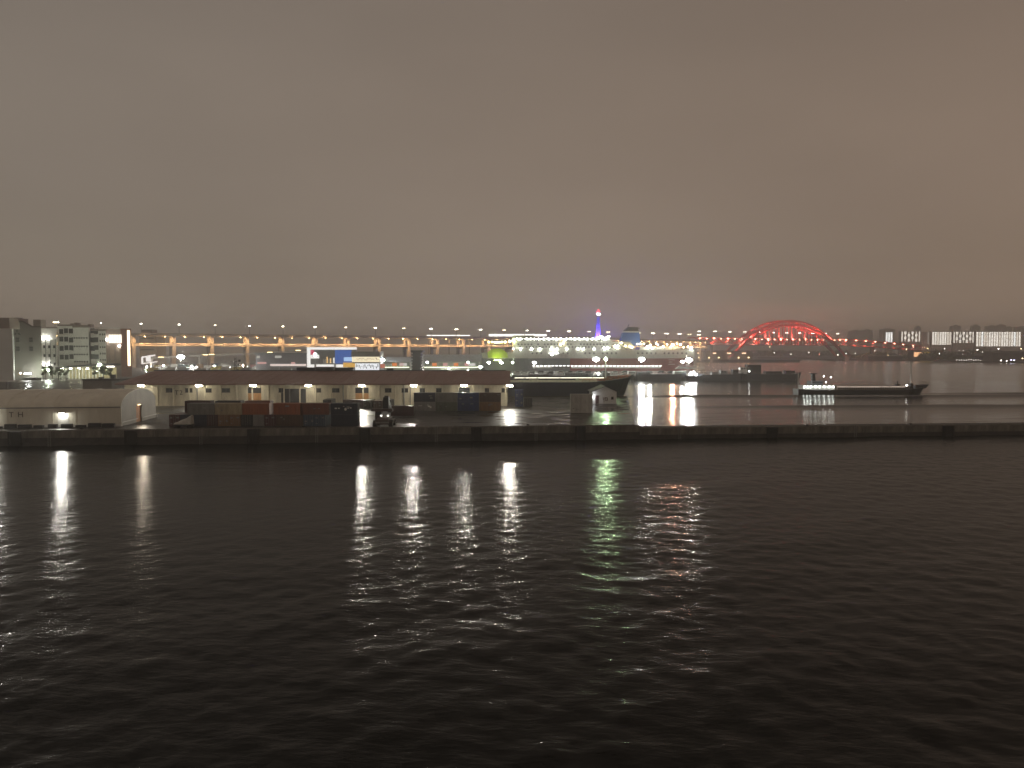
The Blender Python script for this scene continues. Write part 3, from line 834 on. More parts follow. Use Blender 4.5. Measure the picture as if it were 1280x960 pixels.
def moored_ship():
    Lh = 78; D = 285
    bowx = gx(792, D)
    t = thing('moored_ship', 'dark navy cargo ship moored behind the pier, lit white rail and orange bow rail', 'ship', (bowx-Lh/2, D+7.0, 0))
    mb, rows = hull_mesh(Lh, 13, 8.0, 1.9, 0.20, 0.08)
    build('hull', mb, M['navy'], t)
    sr = MB()
    for s in (2, 3):
        pts = [r[s] for r in rows]
        for p, q in zip(pts[:-6], pts[1:-5]):
            sr.beam((p[0],p[1],p[2]+0.5),(q[0],q[1],q[2]+0.5),0.16,0.85)
    build('bulwark', sr, mat('bulwark_white', (0.75,0.76,0.62), 0.5), t)
    br = MB(); pts = [(r[2][0],r[2][1],r[2][2]) for r in rows[-8:]]; rail(br, pts, 1.0, 0.16, 1.5)
    pts = [(r[3][0],r[3][1],r[3][2]) for r in rows[-8:]]; rail(br, pts, 1.0, 0.16, 1.5)
    build('bow_rail', br, mat('bow_rail_orange', (0.55,0.16,0.07), 0.5), t)
    for k in range(3):
        x_ = -26+k*18
        build('hatch_cover', MB().box(x_-7,x_+7,-4.3,4.3,8.0,9.2), mat('hatch_grey', (0.07,0.075,0.085), 0.6), t)
    # fore mast with its green navigation lamp
    mx = gx(757, D+7)-(bowx-Lh/2)
    build('mast', MB().tube((mx,0,8),(mx,0,gz(445,D+7)),0.28,8,0.14), M['white'], t)
    build('mast_spreader', MB().beam((mx-1.3,0,14.5),(mx+1.3,0,14.5),0.2), M['white'], t)
    build('mast_lamp', MB().ball((mx,-0.5,gz(449,D+7)),0.55,0,8,6), emis('green_mast_glow', (0.8,1.0,0.6), 90), t)
    beam(t, (mx,-1.3,gz(449,D+7)), 14000, 4, (0.66,1.0,0.50), 0.3, 70)
    build('windlass', MB().box(mx-2.5,mx+2.5,-2,2,8,9.4).tube((mx-1,-2.6,9.2),(mx-1,2.6,9.2),0.7), M['steel'], t)
    for k in range(16):       # small deck lamps along the rail
        x_ = gx(646+k*7.1+random.uniform(-1.5,1.5), D)-(bowx-Lh/2)
        build('deck_lamp', MB().box(x_-1.1,x_+1.1,-7.4,-7.3,9.75,9.87).beam((x_,-7.3,9.9),(x_,-6.5,9.2),0.08,m=1), [emis('deck_lamp_glow', (1.0,0.95,0.72), 5), M['steel']], t)
moored_ship()

def coaster():
    D = 338; xa, xb = gx(995,D), gx(1157,D); Lh = xb-xa
    t = thing('coaster', 'small low coaster with lit white stern cabin lying off the pier', 'ship', ((xa+xb)/2, D, 0))
    mb, rows = hull_mesh(Lh, 9.5, 2.6, 1.6, 0.15, 0.06)
    build('hull', mb, mat('coaster_hull', (0.012,0.015,0.014), 0.45), t)
    def lx(px): return gx(px,D)-(xa+xb)/2
    build('deck_house', MB().box(lx(1001),lx(1040),-3.2,3.2,2.6,4.6), M['white'], t)
    build('bridge_house', MB().box(lx(1012),lx(1026),-2.6,2.6,4.6,6.6), M['bluegrey'], t)
    w = MB()
    for k in range(6): w.box(lx(1012)+0.5+k*0.78,lx(1012)+1.0+k*0.78,-2.65,-2.6,5.5,6.2)
    o = build('bridge_windows', w, M['glassdark'], t); o['kind'] = 'stuff'
    f = build('funnel', MB().prism([(lx(1014.5),6.6),(lx(1015),9.6),(lx(1018),9.6),(lx(1019),6.6)], 'y', -0.8, 0.8), M['dark'], t)
    build('funnel_cap', MB().box(lx(1013),lx(1020.5),-0.9,0.9,9.6,10.0), M['dark'], f)
    build('stern_mast', MB().tube((lx(998),0,2.6),(lx(998),0,gz(466,D)),0.26,8,0.20), M['white'], t)
    build('fore_mast', MB().tube((lx(1139),0,3.0),(lx(1139),0,gz(452,D)),0.36,8,0.18), M['white'], t)
    build('fore_mast_base', MB().box(lx(1137.5),lx(1141),-0.8,0.8,3.0,5.4), M['dark'], t)
    build('forecastle', MB().prism([(lx(1143),2.9),(lx(1143),4.6),(lx(1157)+0.8,5.0),(lx(1155),3.2)], 'y', -1.8, 1.8), M['dark'], t)
    build('deck_gear', MB().box(lx(1120),lx(1124),-0.7,0.7,2.6,5.2).box(lx(1121.5),lx(1122.5),-0.3,0.3,5.2,6.4), M['dark'], t)
    # low pale hatch coaming behind dark stanchions
    build('hatch_coaming', MB().box(lx(1042),lx(1134),-2.6,2.6,2.6,4.3), mat('coaming_pale', (0.42,0.36,0.31), 0.6), t)
    for k in range(34):
        x_ = lx(1044+k*2.75)
        build('stanchion', MB().box(x_-0.24,x_+0.24,-4.3,-4.1,2.6,4.0+random.uniform(-0.25,0.2)), M['dark'], t)
    build('hull_stripe', MB().box(lx(1075),lx(1128),-4.80,-4.72,0.6,0.8), M['steel'], t)
    for k in range(17):
        x_ = lx(1045+k*4.9+random.uniform(-0.8,0.8))
        build('rail_lamp', MB().box(x_-0.9,x_+0.9,-4.5,-4.42,3.95,4.05), emis('coaster_rail_glow', (1.0,0.82,0.68), 2.2), t)
    for k, px in enumerate((1002,1006,1010,1016,1021,1027,1033,1038)):
        build('deck_lamp', MB().ball((lx(px),-3.7,4.0),0.24,0,7,5), emis('coaster_lamp_glow', (0.95,1.0,0.93), 30), t)
    for px, py in ((1030,470.5),(1039,471.5),(1033,478)):
        build('mast_lamp', MB().ball((lx(px),0,gz(py,D)),0.22,0,7,5), emis('coaster_top_glow', (1,0.95,0.88), 25), t)
        build('lamp_stay', MB().tube((lx(px),0,4.6),(lx(px),0,gz(py,D)-0.2),0.06,6), M['steel'], t)
    build('fore_lamp', MB().ball((lx(1132.5),-1.0,gz(481.5,D)),0.32,0,8,5).tube((lx(1132.5),-1,2.6),(lx(1132.5),-1,gz(481.5,D)-0.3),0.07,6,m=1), [emis('coaster_top_glow', (1,0.95,0.88), 25), M['steel']], t)
coaster()

# harbour craft moored along the ferry pier
def barge(px0, px1, D, label, col, cabins=(), zd=4.0, lamps=()):
    xa, xb = gx(px0,D), gx(px1,D); Lh = xb-xa
    t = thing('work_barge', label, 'barge', ((xa+xb)/2, D, 0), group='barges moored along the ferry pier')
    mb, rows = hull_mesh(Lh, 9, zd, 1.4, 0.14, 0.06)
    build('hull', mb, col, t)
    def lx(px): return gx(px,D)-(xa+xb)/2
    for a, b, py, c in cabins:
        h = gz(py,D)
        cb = build('cabin', MB().box(lx(a),lx(b),-2.5,2.5,zd,h), c, t)
        if h - zd > 1.6:
            w = MB(); n = max(2, int((lx(b)-lx(a))/1.6))
            for k in range(n): w.box(lx(a)+0.4+k*(lx(b)-lx(a)-0.4)/n, lx(a)+0.4+k*(lx(b)-lx(a)-0.4)/n+0.9, -2.56, -2.5, h-1.3, h-0.5)
            o = build('cabin_windows', w, M['glassdark'], cb); o['kind'] = 'stuff'
    r = MB(); rail(r, [q[2] for q in rows[::4]], 1.0, 0.12, 3.0); build('rail', r, M['steel'], t)
    m_ = (lx(px0)+lx(px1))/2
    build('mast', MB().tube((m_,0,zd),(m_,0,zd+6),0.14,6,0.08), M['steel'], t)
    for px, py, e_ in lamps:
        build('deck_lamp', MB().ball((lx(px),-2.8,gz(py,D)),0.38,0,7,5), e_, t)
    return t
dn = mat('barge_navy', (0.03,0.036,0.05), 0.6); dg = mat('barge_grey', (0.07,0.075,0.085), 0.6)
wl = emis('quay_lamp_glow', (0.97,0.98,1.0), 260)
barge(640, 742, 500, 'long dark grey barge with plain deck boxes below the ferry bow', dg, ((660,690,468,dg),(706,735,466,M['bluegrey'])), 3.8)
barge(742, 794, 501, 'dark barge with a pale sloping wheelhouse behind the moored ship bow', dn, ((752,762,466,M['steel']),(785,794,464,M['white'])), 3.6)
barge(794, 858, 503, 'dark blue barge with low white wheelhouse between the two bright floodlights', dn, ((797,812,465,dn),(842,855,464,M['white'])), 4.6)
barge(856, 880, 503, 'short barge piled with glaring white lamps left of the dark deckhouse barge', dn, ((858,864,468,M['white']),), 3.4, ((862,467.5,wl),(866,465,wl),(869,468,wl),(857,470,wl)))
barge(874, 930, 503, 'flat dark barge with small pale cabins right of the glaring lamps', dn, ((889,896,465,M['steel']),(900,908,463,M['bluegrey']),(915,922,462,dn)), 4.4, ((874,471,emis('red_lamp_glow',(1,0.08,0.03),60)),))
barge(926, 1002, 504, 'longest dark barge with black deckhouse and white wheelhouse at the right end', dg, ((924.5,935,459,M['white']),(932.5,950,456,M['dark']),(956,976,464,dg),(980,992,463,dn)), 4.6, ((935,464,emis('cabin_lamp_glow',(1,0.97,0.9),30)),))

# ------------------------------------------------------------------ the ferry
def ferry():
    D = 668
    xa, xb = gx(596,D), gx(868,D); Lh = xb-xa; xc = (xa+xb)/2
    t = thing('car_ferry', 'large white car ferry with red hull band, blue funnel and strings of deck lights', 'ferry', (xc, D+13, 0))
    def lx(px): return gx(px,D)-xc
    def z(py): return gz(py,D)
    mb, rows = hull_mesh(Lh, 25, z(447.5), 0.6, 0.24, 0.03)
    mb.v = [(-v[0], v[1], v[2]) for v in mb.v]            # the bow points left
    fm = mat('ferry_hull_red', (0.40,0.06,0.065), 0.45, var=0.1); fg = mat('ferry_hull_grey', (0.22,0.24,0.27), 0.5, var=0.1)
    for i, f in enumerate(mb.f):
        cx = sum(mb.v[k][0] for k in f)/len(f)
        if cx < lx(716): mb.m[i] = 1
    build('hull', mb, [fm, fg], t)
    fw = mat('ferry_white', (0.70,0.73,0.68), 0.5, var=0.08, scale=0.1)
    up = MB().prism([(lx(602),z(447.5)),(lx(597),z(441)),(lx(640),z(440.5)),(lx(646),z(436)),(lx(868),z(437.5)),(lx(868),z(447.5))], 'y', -12.6, 12.6)
    build('upper_hull', up, fw, t)
    build('rubbing_strake', MB().box(lx(604),lx(868),-12.75,-12.6,z(448),z(447)), M['white'], t)
    build('deck_tier', MB().prism([(lx(640),z(436)),(lx(642),z(427.5)),(lx(788),z(427.5)),(lx(794),z(436))], 'y', -12.3, 12.3), fw, t)
    build('deck_tier', MB().prism([(lx(638),z(427.5)),(lx(640),z(422.8)),(lx(762),z(422.8)),(lx(766),z(427.5))], 'y', -11.8, 11.8), fw, t)
    build('wheelhouse', MB().prism([(lx(640),z(422.8)),(lx(642),z(419.3)),(lx(668),z(419.3)),(lx(669),z(422.8))], 'y', -13, 13), fw, t)
    build('aft_deck_house', MB().box(lx(800),lx(850),-11.5,11.5,z(437),z(433.5)), fw, t)
    build('stern_block', MB().box(lx(848),lx(869),-12.4,12.4,z(448),z(437)), mat('ferry_stern', (0.5,0.54,0.5), 0.6), t)
    # windows, one row per tier
    wm = MB().box(-0.7,0.7,-0.06,0.06,-0.7,0.7).mesh('window', mat('ferry_window', (0.10,0.12,0.13), 0.25))
    for py, yy, a, b, st in ((425.2,-11.86,646,760,2.9),(430.5,-12.36,648,780,4.1),(433.8,-12.36,650,784,4.1),(441.5,-12.66,660,860,5.5)):
        px = a
        while px < b:
            if random.random() < 0.82: ob('window', wm, t, (lx(px), yy, z(py)))
            px += st
    # funnel
    fb = mat('funnel_blue', (0.05,0.15,0.46), 0.5, var=0.1)
    fu = build('funnel', MB().prism([(lx(775),z(432)),(lx(780.5),z(415.5)),(lx(801),z(415.5)),(lx(802.5),z(432))], 'y', -5, 5), fb, t)
    build('funnel_band', MB().prism([(lx(780.8),z(415.4)),(lx(781.5),z(413.6)),(lx(800),z(413.6)),(lx(801),z(415.4))], 'y', -5.05, 5.05), M['white'], fu)
    build('funnel_top', MB().prism([(lx(781.5),z(413.5)),(lx(787),z(408.5)),(lx(799),z(408.5)),(lx(800),z(413.5))], 'y', -4.5, 4.5).prism([(lx(795),z(410.8)),(lx(795),z(409.8)),(lx(802),z(409.4)),(lx(801),z(410.4))], 'y', -4, 4), mat('funnel_black', (0.05,0.045,0.05), 0.6), fu)
    build('funnel_pipe', MB().tube((lx(787),0,z(409)),(lx(788.6),0,z(404.8)),0.35,8,0.25), M['dark'], fu)
    build('radar_mast', MB().tube((lx(656),0,z(420)),(lx(658),0,z(406.5)),0.5,8,0.25).beam((lx(653.5),0,z(410)),(lx(659),0,z(412.5)),0.4).beam((lx(658.8),0,z(408.5)),(lx(655),0,z(414)),0.4), M['white'], t)
    for px, py in ((703,419),(757,444)):
        build('signal_mast', MB().tube((lx(px),-2 if py < 430 else -13,z(437 if py < 430 else 447)),(lx(px),-2 if py < 430 else -13,z(py)),0.25,6,0.15), M['steel'], t)
    # bow: lime-green lit visor shape and its gantry
    lime = mat('bow_lime', (0.52,0.68,0.06), 0.6, var=0.1, scale=0.1)
    v = MB(); n = 12
    prof = [(610,447.2),(609,441),(613,437),(617,435.6),(624,435.4),(629,437.2),(634,441.5),(635,447.2)]
    v.prism([(lx(a),z(b)) for a, b in prof], 'y', -13.6, -12.62)
    build('bow_emblem', v, lime, t)
    gl = emis('bow_lamp_glow', (0.95,1.0,0.45), 40)
    for px, py in ((611,427.5),(615,427.5),(618.5,428),(621,428),(624,428),(627.5,427.5),(631.5,427.5),(637,427),(642.5,427)):
        build('deck_lamp', MB().ball((lx(px),-13.5,z(py)),0.55 if px < 630 else 0.8,0,7,5), gl, t)
    g = MB().beam((lx(614),-12.3,z(440)),(lx(614),-12.3,z(429.5)),0.6).beam((lx(630.5),-12.3,z(441)),(lx(630.5),-12.3,z(429.5)),0.6).beam((lx(612),-12.3,z(429)),(lx(634),-12.3,z(429)),0.5)
    g.beam((lx(634.5),-12.3,z(432.8)),(lx(643),-12.3,z(432.8)),0.8)
    build('bow_gantry', g, mat('gantry_tan', (0.5,0.38,0.2), 0.6), t)
    build('bow_floodlight', MB().box(lx(618),lx(626),-19,-18.4,z(450.5),z(449.8)).beam((lx(622),-18.5,z(450)),(lx(622),-12.4,z(449.4)),0.3,m=1), [emis('lime_flood_glow', (0.85,1.0,0.3), 60), M['steel']], t)
    # deck lights along the tiers
    dl = emis('ferry_deck_glow', (1.0,0.98,0.84), 95); dw = emis('ferry_warm_glow', (1.0,0.80,0.42), 60)
    lamps = [(646+k*5.6+random.uniform(-1.2,1.2), 423.4, -12.6, dl) for k in range(21)]
    lamps += [(746+k*2.2, 421.5+random.uniform(-1,1.5), -12.4, dl) for k in range(8)]
    lamps += [(768+k*4.6+random.uniform(-1.5,1.5), 431.0+random.uniform(-2.5,3.5), -13.0, dw if random.random() < 0.65 else dl) for k in range(21)]
    lamps += [(642+k*11.2+random.uniform(-3,3), 436.3, -13.3, dl) for k in range(11)]
    lamps += [(704,429,-13,dw),(700.5,431,-13,dw),(705,426.5,-13,dw),(756,435,-13.3,dl),(760,434.8,-13.3,dl),(770,434.8,-13.3,dl)]
    lm_ = {}
    for px, py, yy, e_ in lamps:
        if e_.name not in lm_: lm_[e_.name] = MB().ball((0,0,0),0.48,0,6,4).mesh('deck_lamp', e_)
        ob('deck_lamp', lm_[e_.name], t, (lx(px), yy, z(py)))
    for px, py, pw, cc in ((840.5,431,100000,(1.0,0.42,0.26)),(812,433,30000,(1,0.95,0.85)),(864,435,55000,(1,0.95,0.88))):
        f = build('deck_floodlight', MB().ball((lx(px),-13.4,z(py)),1.0,0,8,6).beam((lx(px),-13.2,z(py)-0.6),(lx(px),-12.2,z(438)),0.3,m=1), [emis('flood_orange_glow', (1,0.6,0.3), 60) if pw > 90000 else dl, M['steel']], t)
        beam(f, (lx(px),-14.8,z(py)), pw, 4, cc, 0.6, 80)
    r = MB(); rail(r, [(lx(642),-12.1,z(427.5)),(lx(790),-12.1,z(427.5))], 1.1, 0.12, 4); rail(r, [(lx(790),-12.5,z(437)),(lx(866),-12.5,z(437.3))], 1.1, 0.12, 4)
    build('deck_rail', r, M['white'], t)
    mk = MB()
    for k, (a, b) in enumerate(((835.5,843.5),(836,840.5),(835.5,843.5))): mk.box(lx(a),lx(b),-12.72,-12.6,z(450.2+k*2.8),z(449.2+k*2.8))
    # letters stand on the hull side
    build('hull_mark', mk, mat('mark_pink', (0.72,0.5,0.5), 0.5), t)
    # white accommodation stairs against the hull
    build('side_gangway', MB().box(lx(684),lx(700),-14.4,-12.8,z(447.3),z(443)).prism([(lx(697),z(447)),(lx(700),z(441.5)),(lx(711),z(443)),(lx(713),z(447))], 'y', -14.2, -12.9), M['white'], t)
    build('gangway_lamp', MB().box(lx(686),lx(698),-14.9,-14.5,z(441.8),z(441.3)), emis('gangway_glow', (1,1,0.95), 15), t)
ferry()

# ------------------------------------------------------------------ generic lamps on poles
def pole_lamp(px, py, D, size, e_, label, cat='lamp post', name='lamp_post', group=None, both=False, base=ZQ, col=None, throw=0, tilt=6):
    p = at(px, py, D)
    t = thing(name, label, cat, (p.x, D, base), group=group)
    h = p.z - base
    build('pole', MB().tube((0,0.25,0),(0,0.25,h-0.1),0.16,8,0.09), col or M['steel'], t)
    build('bracket', MB().beam((-size,0.2,h-0.1),(size,0.2,h-0.1),0.14), col or M['steel'], t)
    w = size
    if both:
        for s in (-1, 1): build('lamp_head', MB().box(s*w*1.4-w*0.5,s*w*1.4+w*0.5,-0.15,0.12,h-w*0.25,h+w*0.25), e_, t)
    else:
        if w > 1.7:
            rr = random.Random(int(px*7))
            for ox, oz in ((-0.42,0.0),(0.05,0.16),(0.45,-0.06),(0.0,-0.3)):
                build('lamp_head', MB().ball((ox*w,-0.5,h+oz*w),w*rr.uniform(0.15,0.24),0,9,6,0.8), e_, t)
        else: build('lamp_head', MB().ball((0,-0.45,h),w*0.5,0,9,6), e_, t)
        if throw: beam(t, (0,-1.6,h), throw, tilt, (0.99,1.0,0.94), 0.6, 150)
        if w > 1.0: build('lamp_hood', MB().box(-w*0.7,w*0.7,-0.1,0.15,h-w*0.35,h+w*0.5), col or M['dark'], t)
    return t
FL = emis('yard_flood_glow', (0.99,1.0,0.93), 700)
FG = emis('yard_green_glow', (0.82,1.0,0.80), 320)
pole_lamp(745, 449, 507, 3.2, FL, 'glaring white floodlight mast on the ferry pier under the blue tower', 'floodlight', 'floodlight_mast', throw=22000)
pole_lamp(802, 449, 508, 3.2, FL, 'glaring white floodlight mast on the ferry pier right of the blue funnel', 'floodlight', 'floodlight_mast', throw=22000)
pole_lamp(861, 450, 509, 3.4, FL, 'glaring white floodlight mast at the ferry stern', 'floodlight', 'floodlight_mast', throw=22000)
pole_lamp(853, 452, 572, 1.8, FL, 'smaller white floodlight mast left of the one at the ferry stern', 'floodlight', 'floodlight_mast')
pole_lamp(690, 443.5, 640, 1.4, emis('gangway_flood_glow', (1,1,0.95), 100), 'white floodlight mast by the ferry gangway', 'floodlight', 'floodlight_mast')
pole_lamp(668, 453, 575, 1.9, FL, 'white yard lamp below the ferry windows, rightmost of the yard row', 'lamp post')
pole_lamp(641, 453, 585, 1.4, FG, 'white yard lamp right of the brightest greenish yard lamp', 'lamp post')
pole_lamp(626.5, 453, 590, 1.9, FG, 'bright greenish yard lamp below the lime bow emblem', 'lamp post')
pole_lamp(611, 453, 590, 1.6, FG, 'greenish yard lamp left of the lime bow emblem', 'lamp post')
pole_lamp(600.5, 458.5, 560, 2.0, FG, 'lowest and yellowest green yard lamp above the warehouse ridge', 'lamp post')
pole_lamp(585, 453, 600, 1.3, FG, 'slim white yard lamp left of the yard row, on a tall pole', 'lamp post')
pole_lamp(585, 463, 560, 1.1, FL, 'short white lamp just above the warehouse roof, below the slim yard lamp', 'lamp post')
pole_lamp(627, 464, 560, 0.9, FL, 'short white lamp at the right end of the warehouse ridge', 'lamp post')
pole_lamp(534, 453, 600, 1.1, FL, 'small white lamp in front of the blue-roofed hall', 'lamp post')
pole_lamp(748, 467, 520, 1.2, FL, 'white lamp low over the barges behind the moored ship mast', 'lamp post')
pole_lamp(226, 446, 640, 4.4, FL, 'dazzling white floodlight over the truck yard at the left', 'floodlight', 'floodlight_mast')
pole_lamp(394, 443, 600, 1.6, FL, 'white lamp in front of the red and white shop signs', 'lamp post')
pole_lamp(480, 450, 620, 1.0, FL, 'small white lamp right of the lit yellow sign', 'lamp post')

# the rest of the setting follows in city()
# ------------------------------------------------------------------ city side
def facade_windows(t, pts, w, h, y, m_, org, name='window'):
    me = MB().box(-w/2,w/2,-0.12,0.05,-h/2,h/2).mesh(name, m_)
    for X, Z in pts: ob(name, me, t, (X-org[0], y-org[1], Z-org[2]))

def skew(x0, x1, y0, d, z0, z1, k=0.62):
    return MB().prism([(x0,y0),(x1,y0),(x1-k*d,y0+d),(x0-k*d,y0+d)], 'z', z0, z1)
def left_buildings():
    gm = mat('grey_facade', (0.20,0.19,0.165), 0.7, var=0.12, scale=0.15)
    wf = mat('white_facade', (0.80,0.79,0.75), 0.7, var=0.12, scale=0.1)
    bf = mat('brown_facade', (0.26,0.21,0.18), 0.7, var=0.12, scale=0.1)
    pf = mat('pale_cladding', (0.66,0.67,0.65), 0.6, var=0.1, scale=0.1)
    # A: ribbed pale warehouse at the frame edge
    D = 430
    t = thing('storage_building', 'pale ribbed storage building cut by the left edge of the view', 'building', (gx(-20,D), D, ZQ))
    org = t.location
    for k in range(9):
        z0 = ZQ+k*3.35
        build('cladding_panel', MB().box(gx(-70,D),gx(16.5,D),D+0.02*(k%2),D+1,z0+0.03,z0+3.3), pf, t, org=org)
    build('core', skew(gx(-70,D)+0.2,gx(16.5,D)-0.2,D+1,40,ZQ,ZQ+30), pf, t, org=org)
    build('roof_plant', MB().box(gx(-70,D),gx(9,D),D+3,D+20,ZQ+30,gz(397,D)), bf, t, org=org)
    # B: tall grey warehouse with the three-diamond mark
    D = 442
    t = thing('storage_building', 'dark grey windowed storage building with a dark three-lobed emblem', 'building', (gx(34,D), D, ZQ)); org = t.location
    wb_ = MB().prism([(gx(16.8,D),ZQ),(gx(16.8,D),gz(403,D)),(gx(30,D),gz(402,D)),(gx(42,D),gz(408.5,D)),(gx(52.5,D),gz(408.5,D)),(gx(52.5,D),ZQ)], 'y', D, D+40)
    wb_.v = [(v[0]-0.68*(v[1]-D), v[1], v[2]) for v in wb_.v]
    build('wall', wb_, gm, t, org=org)
    build('parapet', MB().beam((gx(16,D),D-0.2,gz(403,D)),(gx(31,D),D-0.2,gz(402,D)),0.8).beam((gx(31,D),D-0.2,gz(402,D)),(gx(42,D),D-0.2,gz(408.5,D)),0.8).beam((gx(42,D),D-0.2,gz(408.5,D)),(gx(53,D),D-0.2,gz(408.5,D)),0.8), mat('parapet_brown', (0.10,0.075,0.07), 0.7), t, org=org)
    build('roof_plant', MB().box(gx(39,D),gx(48.5,D),D+3,D+8,gz(409,D),gz(399.5,D)), bf, t, org=org)
    build('roof_plant', MB().box(gx(17,D),gx(22,D),D+2,D+6,gz(405,D),gz(397,D)), gm, t, org=org)
    for px, py in ((23.2,424.8),(23.2,436),(39.8,424.8),(39.8,436)):
        X, Z = gx(px,D), gz(py,D)
        w = build('window', MB().box(X-1.1,X+1.1,D-0.1,D-0.004,Z-1.3,Z+1.3), M['dark'], t, org=org)
        build('window_frame', MB().box(X-1.25,X+1.25,D-0.2,D-0.101,Z-0.1,Z+0.1).box(X-1.3,X+1.3,D-0.3,D-0.101,Z-1.5,Z-1.3), gm, w, org=org)
    em = MB(); cx, cz, s = gx(22.8,D), gz(416.0,D), 1.7      # three diamonds meeting at a point
    for k in range(3):
        a = PI/2+k*2*PI/3
        def pt(r, dth): return (cx+r*math.cos(a+dth), cz+r*math.sin(a+dth))
        em.prism([pt(0.12,0), pt(s*0.9,-0.42), pt(s*1.65,0), pt(s*0.9,0.42)], 'y', D-0.15, D-0.004)
    build('emblem', em, mat('emblem_dark', (0.04,0.04,0.035), 0.7), t, org=org)
    build('loading_canopy', MB().box(gx(34,D),gx(52,D),D-5,D-0.01,gz(474,D),gz(472,D)), M['dark'], t, org=org)
    build('canopy_lamp', MB().box(gx(37.5,D),gx(44.5,D),D-5.3,D-4.6,gz(467.4,D),gz(466.0,D)), emis('canopy_glow', (1,1,0.95), 70), t, org=org)
    build('small_lamp', MB().box(gx(25.2,D),gx(26.2,D),D-0.5,D-0.05,gz(467.5,D),gz(465.5,D)), L['small'], t, org=org)
    # C: white blocks with open stairs
    D = 470
    t = thing('storage_building', 'long white storage block with open dark stair bays and rows of small windows', 'building', (gx(92,D), D, ZQ)); org = t.location
    blocks = [(52.8,72,410.5,0,wf),(72,92.5,407.5,1.5,wf),(92.5,112,409.5,0,wf),(112,131,413.5,2,wf)]
    for a, b, top, dy, mm in blocks:
        build('wall', skew(gx(a,D),gx(b,D),D+dy,35,ZQ,gz(top,D)), mm, t, org=org)
        build('parapet', MB().box(gx(a,D)-0.2,gx(b,D)+0.2,D+dy-0.3,D+dy+0.5,gz(top,D),gz(top,D)+0.9), bf, t, org=org)
    for px, h in ((84,5),(89,6),(101,3),(106,4),(97,3)):
        build('roof_plant', MB().box(gx(px-1.8,D),gx(px+1.8,D),D+6,D+10,gz(409,D),gz(409-h,D)), bf, t, org=org)
    pts = []
    for py in (433.5,444.5,455): pts += [(gx(px,D), gz(py,D)) for px in (56,62.2,68.5)]
    facade_windows(t, pts, 1.2, 1.8, D, M['glassdark'], org)
    pp = [(gx(px,D), gz(py,D)) for py in (422.5,433,443,452) for px in (94,97,100,103,106,109.5)]
    facade_windows(t, pp, 0.9, 0.9, D, M['glassdark'], org)
    pp = [(gx(px,D), gz(py,D)) for py in (418,426,434,442,450) for px in (124,127,129.5)]
    facade_windows(t, pp, 0.7, 1.1, D+2, M['glassdark'], org)
    wb = MB().box(-1.25,1.25,-0.15,0.1,-1.5,1.5).mesh('stair_bay', M['dark'])
    sl = MB().box(-2.2,2.2,-1.4,0.0,-0.2,0.2).mesh('landing', wf)
    for ca, cb, y_ in ((76,82,D+1.5),(88,91,D+1.5),(114.5,119,D+2)):
        for j, py in enumerate((414,424.5,435,446)):
            for px in (ca, cb):
                o = ob('stair_bay', wb, t, (gx(px,D)-org[0], y_-org[1], gz(py+random.uniform(-.6,.6),D)-org[2]))
            ob('landing', sl, t, (gx((ca+cb)/2,D)-org[0], y_-org[1]-0.02, gz(py+5.2,D)-org[2]))
    for px in (56.5,62.5,69): build('downpipe', MB().tube((gx(px,D)+0.7,D-0.2,gz(455,D)),(gx(px,D)+0.7,D-0.2,gz(424,D)),0.16,6), M['dark'], t, org=org)
    for px, py in ((55,422.5),(61.2,422.5),(55.2,455),(61.5,455)):
        build('wall_lamp', MB().ball((gx(px,D),D-0.5,gz(py,D)),0.42,0,7,5), emis('facade_lamp_glow', (1,0.97,0.88), 150), t, org=org)
    build('roof_lamp', MB().box(gx(63,D),gx(67.5,D),D+4,D+4.6,gz(403.2,D),gz(402.2,D)).beam((gx(65,D),D+4.4,gz(411,D)),(gx(65,D),D+4.4,gz(403.2,D)),0.2,m=1), [emis('roof_lamp_glow', (1,0.78,0.4), 14), M['steel']], t, org=org)
    # E: brown block with the lit panel and the vertical light strip
    D = 500
    t = thing('office_block', 'brown block with a glowing square panel and a tall vertical light strip', 'building', (gx(145,D), D, ZQ)); org = t.location
    build('wall', skew(gx(130.8,D),gx(153,D),D,25,ZQ,gz(411.5,D)), bf, t, org=org)
    build('parapet', MB().box(gx(121,D),gx(152,D),D-0.4,D+1,gz(411.5,D),gz(409.3,D)), M['white'], t, org=org)
    build('tower_slab', skew(gx(153,D),gx(166,D),D-1.2,20,ZQ,gz(411,D)), mat('rust_facade', (0.30,0.16,0.12), 0.7), t, org=org)
    build('light_strip', MB().box(gx(161.4,D),gx(164.4,D),D-1.6,D-1.21,gz(457,D),gz(413,D)), emis('strip_glow', (1.0,0.80,0.52), 3.2), t, org=org)
    build('light_panel', MB().box(gx(138.5,D),gx(154,D),D-1.7,D-1.25,gz(428.8,D),gz(418.5,D)), emis('panel_glow', (1.0,0.92,0.76), 2.0), t, org=org)
    dv = MB()
    for k in range(1,5): dv.box(gx(138.5+k*3.1,D)-0.09,gx(138.5+k*3.1,D)+0.09,D-1.78,D-1.71,gz(428.8,D),gz(418.5,D))
    build('panel_mullion', dv, bf, t, org=org)
    for a, b in ((132,136.5),(138,143.5),(145.5,151)):
        build('shutter_bay', MB().box(gx(a,D),gx(b,D),D-0.15,D-0.004,gz(454,D),gz(433.5,D)), mat('bay_tan', (0.33,0.26,0.2), 0.7), t, org=org)
    for px, py, e_ in ((132,424,L['white']),(134.5,424.5,L['white']),(150.5,432.3,L['white'])):
        build('wall_lamp', MB().ball((gx(px,D),D-0.9,gz(py,D)),0.6,0,7,5), e_, t, org=org)
    build('entrance_canopy', MB().box(gx(128,D),gx(152,D),D-8,D-1.3,gz(456.8,D),gz(454.6,D)), M['dark'], t, org=org)
